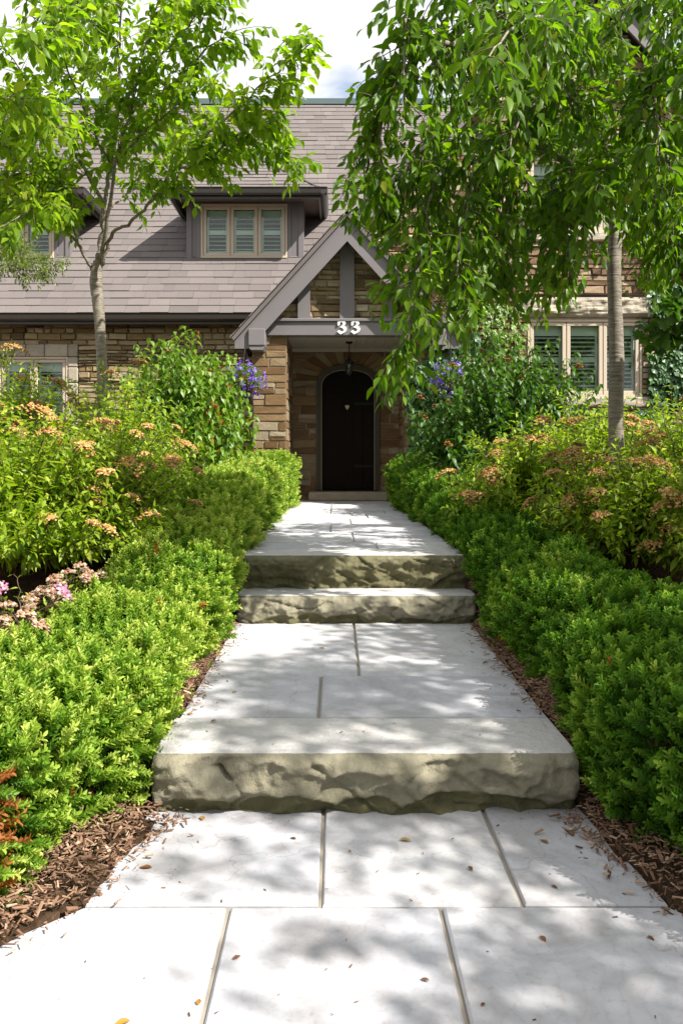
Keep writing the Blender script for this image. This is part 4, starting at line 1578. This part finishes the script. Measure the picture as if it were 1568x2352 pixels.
GS = 'spirea shrubs with rusty spent flower heads'
spL = [((-2.85, 7.1, .6), 1.36, .85, 'spirea shrub at the left window, topped by tall rusty flower heads'),
       ((-1.78, 6.75, .6), 1.22, .72, 'spirea shrub at the foot of the slender cherry trunk'),
       ((-2.05, 5.35, .5), .98, .82, 'big spirea shrub at the left picture edge above the dark gap in the bed'),
       ((-1.56, 5.75, .52), .92, .5, 'spirea shrub overhanging the left boxwood hedge beside the top step'),
       ((-2.75, 5.9, .5), 1.2, .7, 'spirea shrub partly cut by the left picture edge, under the window')]
for c, H, R, lab in spL:
    shrub('spirea_shrub', lab, 'shrub', c, H, R, int(400 * (R / .75) ** 1.5), LEAF_LONG, .086, .022, M['spirea_leaf'], int(36 * (R / .75) ** 1.5), FLOR, group=GS, tfun=shrub_t, width=1.05)
spR = [((1.50, 6.6, .58), .88, .56, 'spirea shrub leaning over the right hedge below the dark viburnum'),
       ((2.15, 6.9, .58), 1.12, .7, 'spirea shrub just left of the weeping cherry trunk'),
       ((2.68, 6.3, .56), 1.08, .68, 'spirea shrub at the right picture edge behind the weeping cherry trunk'),
       ((1.98, 5.55, .52), .80, .60, 'spirea shrub in front of the weeping cherry trunk with dark bare stems below'),
       ((2.45, 5.05, .45), .82, .55, 'lowest spirea shrub cut by the right picture edge above the hedge')]
for c, H, R, lab in spR:
    shrub('spirea_shrub', lab, 'shrub', c, H, R, int(400 * (R / .75) ** 1.5), LEAF_LONG, .086, .022, M['spirea_leaf'], int(36 * (R / .75) ** 1.5), FLOR, group=GS, tfun=shrub_t, width=1.05)
shrub('pink_spirea', 'spirea with fresh pink flower heads before the dark ivy at right', 'shrub', (3.05, 7.4, .58), 1.02, .5, 120, LEAF_LONG, .06, .025, M['spirea_leaf'], 12, FPINK, tfun=shrub_t)


def seeds(n, mat, size):
    def f(root, tips):
        rs = [t for t in tips if t[3] > .7]
        rng.shuffle(rs)
        for (p, d, cz, rr) in rs[:n]:
            o = bpy.data.objects.new('seed_head', SEED)
            COL.objects.link(o)
            o.parent = root
            o.location = Vector(p + np.array([0, 0, .01])) - root.location
            s = rng.uniform(.7, 1.3)
            o.scale = (s, s, s)
    return f


SEED = floret_mesh('seed_head', .035, 26, M['orange'], .011, .6, 77)
shrub('dogwood_shrub', 'tall light green dogwood with drooping leaves left of the porch', 'shrub', (-1.78, 9.5, .6), 1.98, .84, 460, LEAF_OVATE, .125, .034, M['dogwood_leaf'],
      down=.85, along=.4, width=1.0, leafstart=.3, squash=.97, tfun=shrub_t, upright=.6, extra=seeds(9, None, 1), twigm='green_twig')
shrub('viburnum_shrub', 'dark green viburnum with orange seed heads right of the porch', 'shrub', (1.95, 9.5, .6), 1.98, 1.08, 540, LEAF_OVATE, .125, .036, M['dark_leaf'],
      down=.85, along=.4, width=1.0, leafstart=.3, squash=.97, tfun=shrub_t, upright=.5, extra=seeds(26, None, 1))
shrub('laurel_shrub', 'glossy leaved shrub below the right window behind the spirea', 'shrub', (3.0, 8.6, .6), 1.15, .8, 200, LEAF_OVATE, .10, .042, M['dogwood_leaf'],
      down=.8, along=.4, leafstart=.3, tfun=shrub_t, upright=.5)


# ------------------------------------------------------------------ boxwood hedges
def sprig_template():
    mb_v, mb_f = [], []
    n = 22
    for k in range(n):
        x = .06 + .9 * k / n
        a = (k % 2) * math.pi + (k // 2 % 2) * math.pi / 2 + random.uniform(-.3, .3)
        r = np.array([0, math.cos(a), math.sin(a)])
        d = norm(np.array([.75, 0, 0]) + r * .7)
        L = .30 * (1.05 - .3 * k / n) * random.uniform(.85, 1.15)
        nr = norm(np.cross(d, np.cross(np.array([1.0, 0, 0]), d)) + rng.normal(0, .2, 3))
        y = norm(np.cross(nr, d))
        p = np.array([x, 0, 0])
        b = len(mb_v)
        w = L * .23
        mb_v += [p, p + d * L * .45 + y * w + nr * .03, p + d * L * .8 + y * w * .75 + nr * .02, p + d * L - nr * .02, p + d * L * .8 - y * w * .75 + nr * .02, p + d * L * .45 - y * w + nr * .03]
        mb_f += [(b, b + 3, b + 2, b + 1), (b, b + 5, b + 4, b + 3)]
    return np.array(mb_v), mb_f


SPRIGS = [sprig_template() for k in range(5)]


def hedge(label, st, seed, dead=None, light_shift=0.0):
    """st: (Y, x of path face, x of bed face, top z, bottom z)"""
    Ys = [s[0] for s in st]
    root = empty('boxwood_hedge', ((st[0][1] + st[0][2]) / 2, Ys[0], st[0][4]))
    tag(root, label, 'hedge', 'clipped boxwood hedges edging the path')

    def S(Y, s, inset=0.0):
        xi, xo, zt, zb = (np.interp(Y, Ys, [q[k] for q in st]) for k in (1, 2, 3, 4))
        # rounded-box profile, s in 0..1 from the path foot over the top to the bed foot
        h = zt - zb
        w = abs(xo - xi)
        tot = h + w + h
        u = s * tot
        sx = np.where(u < h, 0, np.where(u < h + w, (u - h) / w, 1.0))
        sz = np.where(u < h, u / h, np.where(u < h + w, 1.0, 1 - (u - h - w) / h))
        nx_ = np.where(u < h, -1.0, np.where(u < h + w, 0.0, 1.0))
        nz_ = np.where((u >= h) & (u < h + w), 1.0, 0.0)
        # soften corners
        r = .13
        dc0 = np.abs(u - h)
        dc1 = np.abs(u - h - w)
        c0 = np.clip(1 - dc0 / r, 0, 1)
        c1 = np.clip(1 - dc1 / r, 0, 1)
        cc = np.maximum(c0, c1)
        x = xi + (xo - xi) * sx
        z = zb + h * sz
        sgn = np.sign(xo - xi)
        xin = np.where(c0 >= c1, 1, -1) * sgn
        x = x + xin * cc ** 2 * .045
        z = z - cc ** 2 * .045
        nxv = (nx_ * (1 - cc * .5) - np.where(c0 >= c1, 1, -1) * cc * .5) * sgn
        nzv = nz_ * (1 - cc * .5) + cc * .5
        # foot tucked in
        foot = np.clip(1 - sz / .35, 0, 1) * np.where((u < h) | (u > h + w), 1, 0)
        x = x - nxv * foot * .05
        nn = norm(np.stack([nxv, 0 * nxv, nzv + .0], -1))
        p = np.stack([x, Y, z], -1)
        return p - nn * inset, nn

    def disp(p):
        out = np.empty(len(p))
        for k, q in enumerate(p):
            a = noise.noise((q[0] * 2.6 + seed, q[1] * 2.6, q[2] * 2.6)) * .058
            b = noise.noise((q[0] * 7 + seed, q[1] * 7, q[2] * 7)) * .045
            out[k] = a + b
        return out

    lm, cm = MB(), MB()
    y = Ys[0]
    tot_n = 0
    while y < Ys[-1]:
        y2 = min(y + .35, Ys[-1])
        yc = (y + y2) / 2
        sc = np.interp(yc, [2, 5, 11], [.088, .10, .12])
        dens = np.interp(yc, [2, 5, 11], [1750, 1400, 950])
        xi, xo, zt, zb = (np.interp(yc, Ys, [q[k] for q in st]) for k in (1, 2, 3, 4))
        per = 2 * (zt - zb) + abs(xo - xi)
        n = int(dens * per * (y2 - y))
        Y = rng.uniform(y, y2, n)
        s = rng.random(n)
        p, nn = S(Y, s, 0.0)
        dd = disp(p)
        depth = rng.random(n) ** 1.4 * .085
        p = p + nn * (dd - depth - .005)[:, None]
        flow = np.array([[noise.noise((q[0] * 5, q[1] * 5, q[2] * 5 + w_)) for w_ in (0, 7, 13)] for q in p])
        d = norm(nn * .7 + np.array([0, 0, .5]) + flow * .9 + rng.normal(0, .22, (n, 3)))
        ref = rng.normal(size=(n, 3))
        sz = sc * rng.uniform(.75, 1.25, n)
        lo = np.array([noise.noise((q[0] * 1.6, q[1] * 1.6, seed + 3)) for q in p])
        t = np.clip(rng.normal(.5 + light_shift, .18, n) + lo * .3 + dd * 2.0 - depth * 1.5, 0, .93)
        if dead is not None:
            m = (((p - np.array(dead[0])) ** 2).sum(1) < dead[1] ** 2) & (rng.random(n) < .6)
            t = np.where(m, 1.0, t)
        t = np.where(rng.random(n) < .002, 1.0, t)
        kk = rng.integers(0, len(SPRIGS), n)
        for q in range(len(SPRIGS)):
            m = kk == q
            if m.any():
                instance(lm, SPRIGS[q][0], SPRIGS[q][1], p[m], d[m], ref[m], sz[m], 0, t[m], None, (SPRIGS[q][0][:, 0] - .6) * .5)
        tot_n += n
        y = y2
    # end caps
    for (Ye, sg) in ((Ys[-1], 1), (Ys[0], -1)):
        q = st[-1] if sg > 0 else st[0]
        n = 700
        px = rng.uniform(min(q[1], q[2]), max(q[1], q[2]), n)
        pz = rng.uniform(q[4], q[3], n)
        p = np.stack([px, np.full(n, Ye) + rng.normal(0, .03, n), pz], -1)
        d = norm(np.array([0, sg * .8, .5]) + rng.normal(0, .33, (n, 3)))
        instance(lm, SPRIGS[0][0], SPRIGS[0][1], p, d, rng.normal(size=(n, 3)), np.full(n, .08), 0, np.clip(rng.normal(.4, .18, n), 0, .93))
    # opaque dark shell under the sprigs, standing in for shaded inner twigs
    ny_, ns_ = 70, 24
    YY = np.linspace(Ys[0] + .05, Ys[-1] - .05, ny_)
    vs = []
    for Yv in YY:
        p, nn = S(np.full(ns_, Yv), np.linspace(0, 1, ns_), .15)
        vs.append(p)
    vs = np.concatenate(vs)
    i, j = np.meshgrid(np.arange(ny_ - 1), np.arange(ns_ - 1), indexing='ij')
    cm.add(vs, np.stack([i * ns_ + j, i * ns_ + j + 1, (i + 1) * ns_ + j + 1, (i + 1) * ns_ + j], -1).reshape(-1, 4))
    cm.build('branches', M['twig'], root, smooth=True)
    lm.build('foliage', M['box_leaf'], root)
    print('hedge sprigs', tot_n)
    return root


hedge('sunlit boxwood hedge edging the left side of the path',
      [(1.55, -1.52, -2.5, .40, .0), (1.9, -1.18, -2.15, .42, .0), (2.3, -.91, -1.85, .45, .0), (2.9, -.71, -1.55, .46, .03), (3.6, -.69, -1.34, .47, .2), (4.7, -.66, -1.28, .56, .2), (5.6, -.66, -1.28, .75, .45),
       (7.3, -.64, -1.3, .99, .58), (9.5, -.62, -1.3, 1.16, .58), (11.45, -.57, -1.35, 1.22, .58)], 3.3, dead=((-1.12, 2.2, .2), .22), light_shift=.06)
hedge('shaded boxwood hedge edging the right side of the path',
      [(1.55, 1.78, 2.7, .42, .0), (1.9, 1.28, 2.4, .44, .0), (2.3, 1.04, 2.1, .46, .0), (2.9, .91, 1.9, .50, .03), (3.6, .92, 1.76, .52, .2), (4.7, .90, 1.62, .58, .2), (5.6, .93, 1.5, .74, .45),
       (6.6, .92, 1.4, .80, .57), (7.6, .90, 1.4, .86, .58), (8.4, .88, 1.6, 1.0, .58), (9.5, .86, 1.6, 1.10, .58), (11.45, .80, 1.72, 1.18, .58)], 9.1, light_shift=-.36)  # leaf colour shifted darker to carry the shade on this hedge

# ------------------------------------------------------------------ bark mulch
mb = MB()
chipv = np.array([(x, y, z) for x in (-.5, .5) for y in (-.5, .5) for z in (-.5, .5)]) * np.array([1, .34, .10])
chipv[:, 1] *= np.where(chipv[:, 0] > 0, .55, 1)
cf = [tuple(r) for r in BOXF]
pos, tt = [], []
for side in (-1, 1):
    n = 22000
    Y = rng.uniform(1.2, 5.75, n)
    for y in Y:
        l, r = path_edges(y) if y < 2.92 else (-.64, .87)
        spill = abs(rng.normal(0, .05)) * (1.0 if rng.random() < .3 else .25)
        if 2.5 < y < 2.92:
            spill += rng.uniform(0, .12) * (y - 2.5) / .42
        w = rng.uniform(0, .62 if y < 3 else .3)
        x = (l + spill - w) if side < 0 else (r - spill + w)
        if 2.9 < y < 3.36 and (-.66 < x < .87):
            continue
        if y > 5.2 and (-.66 < x < .9):
            continue
        inside = min(x - l, r - x)
        z0 = zg(y) + (.02 if inside < 0 else .004)
        if inside < 0:
            z0 += .022 * noise.noise((x * 2.3, y * 2.3, 0)) + min(.03, -inside * .3)
        elif y > 3.3:
            z0 = .204
        pos.append((x, y, z0 + rng.uniform(.0, .016)))
pos = np.array(pos)
n = len(pos)
d = norm(np.stack([rng.normal(size=n), rng.normal(size=n), rng.normal(0, .22, n)], -1))
up = np.stack([rng.normal(0, .35, n), rng.normal(0, .35, n), np.ones(n)], -1)
instance(mb, chipv, cf, pos, d, up, (sz_ := rng.uniform(.007, .025, n) * rng.choice([.5, 1, 1.5], n)), 0, np.clip(rng.normal(.42, .25, n), 0, 1), sz_ * rng.uniform(.3, 1.1, n))
o = mb.build('bark_mulch', M['chip'])
tag(o, 'brown bark mulch covering the beds along both sides of the path', 'mulch', kind='stuff')

# tiny crumbs on the stones
mb = MB()
n = 150
Y = np.concatenate([rng.uniform(1.5, 2.9, 90), rng.uniform(3.0, 5.2, 60)])
X = rng.uniform(-.62, .84, n)
Z = np.where(Y < 2.92, .003, .206)
s = .0015 + .008 * rng.random(n) ** 2.5
instance(mb, chipv, cf, np.stack([X, Y, Z], -1), np.stack([rng.normal(size=n), rng.normal(size=n), np.zeros(n)], -1), np.tile([0, 0, 1.0], (n, 1)) + rng.normal(0, .2, (n, 3)), s * 1.6, 0, rng.random(n) * .5)
o = mb.build('leaf_crumbs', M['chip'])
tag(o, 'brown crumbs and bud scales scattered over the flagstones', 'litter', kind='stuff')

# ------------------------------------------------------------------ fallen leaves, each one a thing
FL = [(465, 1882, .7, .045, 'orange fallen leaf lying at the left foot of the lowest step'),
      (917, 1925, .8, .05, 'ochre fallen leaf on the paving just below the lowest step, right of centre'),
      (350, 1990, .3, .05, 'curled tan and black fallen leaf near the mulch at the lower left'),
      (1075, 1987, .1, .035, 'curled brown leaf beside a hairline crack in the lower paving'),
      (1258, 1935, .55, .045, 'forked brown and green leaf scrap at the right end of the lowest step'),
      (800, 1950, .6, .022, 'small orange leaf scrap near the middle joint below the lowest step'),
      (680, 1925, .05, .03, 'dark brown curled leaf left of the middle joint below the lowest step'),
      (1265, 2030, .2, .03, 'reddish brown leaf on the right hand slab near the mulch'),
      (745, 1488, .7, .05, 'orange fallen leaf on the middle paving before the two upper steps'),
      (533, 1589, .85, .04, 'yellow fallen leaf at the left of the middle paving'),
      (485, 1656, .0, .04, 'black curled leaf on the left of the lowest tread'),
      (1240, 2146, .25, .035, 'thin reddish leaf low on the right hand paving'),
      (455, 2306, .5, .03, 'orange leaf beside the left joint at the bottom of the picture'),
      (535, 2200, .15, .03, 'dark red leaf scrap beside the upper left joint of the front row'),
      (985, 2250, .1, .028, 'dark leaf scrap left of the front right joint'),
      (1485, 2146, .2, .03, 'red brown leaf at the far right of the front paving'),
      (300, 2340, .75, .05, 'long straw coloured leaf in the bottom left corner paving'),
      (1112, 2300, .1, .02, 'dark crumb of leaf right of the front right joint'),
      (785, 1180, .3, .05, 'brown leaf far up on the upper path')]
for (px, py, t, s, lab) in FL:
    z = .0 if py > 1870 else .2 if py > 1440 else .59
    if 1650 < py < 1740:
        z = .204
    Y = F * (EYE - z - .006) / (py - 1052)
    X = (px - 770) / F * Y
    mb = MB()
    a = rng.uniform(0, 6.28)
    tv, tf = leaf_template(.26, .2, .35)
    s = s * (1.5 if Y > 6 else .8)
    instance(mb, tv, tf, np.zeros((1, 3)), np.array([[math.cos(a), math.sin(a), .16]]), np.array([[.12, .06, 1.0]]), np.array([s]), 0, np.array([t]))
    o = mb.build('fallen_leaf', M['fallen'], smooth=True)
    o.location = (X, Y, z + .003)
    tag(o, lab, 'leaf', 'fallen leaves on the paving')


# ------------------------------------------------------------------ hanging baskets
def basket(c, r, label, nfl=150):
    c = np.array(c, float)
    root = empty('hanging_basket', c + (0, 0, .62))
    tag(root, label, 'basket', 'hanging baskets of purple flowers')
    mb = MB()
    lathe(mb, c, [(0, -.15), (.06, -.14), (.12, -.09), (.15, 0), (.14, 0), (0, -.02)], 16)
    mb.build('basket', M['coir'], root)
    mb = MB()
    for k in range(3):
        a = k * 2.094 + .4
        tube(mb, [c + (.15 * math.cos(a), .15 * math.sin(a), 0), c + (0, 0, .45)], .004, 4)
    tube(mb, [c + (0, 0, .45), c + (0, 0, .62)], .005, 4)
    mb.build('chain', M['iron'], root)
    n = 900
    u = rand_unit(n)
    u[:, 2] = np.where(u[:, 2] < -.6, -u[:, 2], u[:, 2])
    p = c + u * np.array([r, r, r * .8]) * rng.uniform(.55, 1.0, n)[:, None] + (0, 0, .02)
    mb = MB()
    instance(mb, LEAF_SMALL[0], LEAF_SMALL[1], p, u + np.array([0, 0, -.4]) + rng.normal(0, .4, (n, 3)), rng.normal(size=(n, 3)) + (0, 0, 1), rng.uniform(.03, .055, n), 0, rng.random(n))
    mb.build('foliage', M['dogwood_leaf'], root)
    mb = MB()
    n = nfl
    u = rand_unit(n)
    u[:, 1] = -np.abs(u[:, 1]) * .8
    p = c + u * np.array([r * 1.12, r * 1.1, r * .98]) * rng.uniform(.85, 1.15, n)[:, None]
    petal = leaf_template(.34, .2, .2, (.35, .8), (.7, 1.0))
    for k in range(5):
        a = k * 1.2566
        nn = norm(u + rng.normal(0, .3, (n, 3)))
        s1 = norm(np.cross(nn, np.array([0.1, .2, 1.0])))
        s2 = np.cross(nn, s1)
        instance(mb, petal[0], petal[1], p, s1 * math.cos(a) + s2 * math.sin(a) + nn * .3, nn, np.full(n, .028), 0, rng.random(n))
    mb.build('blossoms', M['purple'], root)


basket((-1.22, 11.15, 2.28), .255, 'hanging basket of purple flowers left of the porch column')
basket((1.55, 11.15, 2.30), .25, 'hanging basket of purple flowers hidden among branches right of the porch', 120)


# ------------------------------------------------------------------ ivy
def ivy(name, label, patches, Y, leaf, matn, tend=()):
    lo = np.array([(a + b) / 2 for a, b, c, d, n in patches[:1]] + [Y, patches[0][2]])
    root = empty(name, lo)
    tag(root, label, 'ivy', 'ivy on the house walls')
    mb, sm = MB(), MB()
    for (x0, x1, z0, z1, n) in patches:
        u = rng.random(n)
        v = rng.random(n)
        x = x0 + (x1 - x0) * u
        z = z0 + (z1 - z0) * v
        keep = np.array([noise.noise((a * 1.9, b * 1.9, 4.2)) + min(1, 4 * min(p_, 1 - p_, q_, 1 - q_) + .25) * .75 > .08 for a, b, p_, q_ in zip(x, z, u, v)])
        x, z = x[keep], z[keep]
        n = len(x)
        hump = np.array([.05 + .07 * noise.noise((a * 1.4, b * 1.4, 8.0)) for a, b in zip(x, z)])
        p = np.stack([x, Y - .03 - np.maximum(hump, 0) - rng.random(n) * .08, z], -1)
        d = np.stack([rng.normal(0, .45, n), np.full(n, -.35), np.full(n, -.85)], -1)
        nr = np.stack([rng.normal(0, .35, n), np.full(n, -1.0), rng.normal(.45, .3, n)], -1)
        instance(mb, LEAF_IVY[0], LEAF_IVY[1], p, d, nr, leaf * rng.uniform(.6, 1.25, n), 0, rng.random(n))
        for k in range(6):
            xs_ = x0 + (x1 - x0) * rng.random()
            q = [(xs_ + .12 * noise.noise((k, s * 3, 1.0)), Y - .03, z0 + (z1 - z0) * s) for s in np.linspace(0, .95, 10)]
            tube(sm, q, np.linspace(.009, .003, 10), 4)
    for (pts) in tend:
        q = smooth_line(pts, 6)
        tube(sm, q, np.linspace(.006, .003, len(q)), 4)
        leaves_along(mb, q, .035, LEAF_IVY, leaf * .7, 0, .6, .2, .7, .0)
    sm.build('stems', M['twig'], root, smooth=True)
    mb.build('foliage', M[matn], root)


ivy('ivy', 'ivy spreading over the right porch column beside the door', [(1.02, 1.75, 1.35, 2.55, 650), (1.1, 2.4, 1.2, 2.2, 700), (1.25, 2.0, 2.3, 3.0, 350)], 11.64, .085, 'ivy_leaf')
ivy('ivy', 'dense dark ivy climbing the wall right of the right window', [(4.55, 6.3, .5, 3.7, 4600), (4.9, 6.3, 3.2, 5.6, 2600), (4.75, 5.6, 3.2, 3.9, 380), (2.9, 4.9, .6, 1.95, 1500)], GAB, .10, 'ivy_leaf',
    [[P(1470, 730, 12.05), P(1450, 690, 12.05), P(1425, 650, 12.03)], [P(1480, 700, 12.05), P(1470, 640, 12.04), P(1440, 600, 12.02)], [P(1500, 640, 12.0), P(1480, 590, 12), P(1475, 560, 12)]])
ivy('ivy', 'sunlit patch of ivy on the gable wall behind the hanging strands', [(1.6, 2.5, 3.0, 4.3, 520), (2.3, 2.78, 2.6, 3.5, 200)], GAB, .07, 'dogwood_leaf')  # lighter dogwood greens put the sunlight on this patch into its colour

# ------------------------------------------------------------------ small plants at the left edge of the bed
DR = [floret_mesh('dried_flower_head', .034, 34, M['dried'], .009, .6, 51)]


def stub(n, pos):
    return np.clip(rng.normal(.5, .2, n), 0, 1)


shrub('sedum', 'low plant with dried pinkish tan flower heads behind the left hedge', 'plant', (-1.40, 4.4, .36), .25, .17, 60, LEAF_SMALL, .04, .03, M['spirea_leaf'], 26, DR, tfun=stub, head_name='flower_head')
shrub('sedum', 'low plant with dried tan flower heads at the left picture edge over the hedge', 'plant', (-1.42, 3.66, .27), .24, .24, 80, LEAF_SMALL, .04, .03, M['spirea_leaf'], 30, DR, tfun=stub, head_name='flower_head')
shrub('phlox', 'small plant with pale pink blossoms between the dried flowers at left', 'plant', (-1.50, 4.0, .30), .40, .12, 12, LEAF_LONG, .05, .05, M['spirea_leaf'], 3, FPINK, tfun=stub, leafstart=.2)

# ------------------------------------------------------------------ sky, sun, camera
SUN = Vector((.82, -.5, 1.0)).normalized()
w = bpy.data.worlds.new('World')
SC.world = w
w.use_nodes = True
nt = w.node_tree
nt.nodes.clear()
out = nt.nodes.new('ShaderNodeOutputWorld')
sky = nt.nodes.new('ShaderNodeTexSky')
sky.sky_type = 'NISHITA'
sky.sun_disc = False
sky.sun_elevation = math.asin(SUN.z)
sky.sun_rotation = math.atan2(SUN.x, SUN.y)
bg = nt.nodes.new('ShaderNodeBackground')
bg.inputs['Strength'].default_value = .10
nt.links.new(sky.outputs[0], bg.inputs['Color'])
cl = nt.nodes.new('ShaderNodeBackground')
cl.inputs['Color'].default_value = (1, 1, 1.0, 1)
cl.inputs['Strength'].default_value = .55
tc = nt.nodes.new('ShaderNodeTexCoord')
mp = nt.nodes.new('ShaderNodeMapping')
mp.inputs['Scale'].default_value = (1.0, 1.0, 2.2)
mp.inputs['Location'].default_value = (.35, .1, .0)
nt.links.new(tc.outputs['Generated'], mp.inputs['Vector'])
nz = noise_tex(nt, mp.outputs['Vector'], 3.2, 6.0, .55, .5)
fac = ramp(nt, nz, [(.29, (0, 0, 0)), (.46, (1, 1, 1))])
mx = nt.nodes.new('ShaderNodeMixShader')
nt.links.new(fac, mx.inputs[0])
nt.links.new(bg.outputs[0], mx.inputs[1])
nt.links.new(cl.outputs[0], mx.inputs[2])
nt.links.new(mx.outputs[0], out.inputs['Surface'])

sl_ = bpy.data.lights.new('sun', 'SUN')
sl_.energy = 5.0
sl_.angle = math.radians(.55)
sl_.color = (1.0, .95, .86)
so = bpy.data.objects.new('sun', sl_)
COL.objects.link(so)
so.rotation_mode = 'QUATERNION'
so.rotation_quaternion = (-SUN).to_track_quat('-Z', 'Y')
so.location = SUN * 30

cam = bpy.data.cameras.new('camera')
cam.sensor_fit = 'VERTICAL'
cam.sensor_height = 24
cam.sensor_width = 16
cam.lens = F / 2352 * 24
cam.shift_x = 14 / 2352
cam.shift_y = -124 / 2352
cam.clip_end = 500
co = bpy.data.objects.new('camera', cam)
COL.objects.link(co)
co.location = (0, 0, EYE)
co.rotation_euler = (math.radians(90), 0, 0)
SC.camera = co
SC.view_settings.view_transform = 'Standard'
SC.view_settings.look = 'None'
SC.view_settings.exposure = 1.12
SC.view_settings.gamma = 1
SC.cycles.max_bounces = 8
SC.cycles.transparent_max_bounces = 12
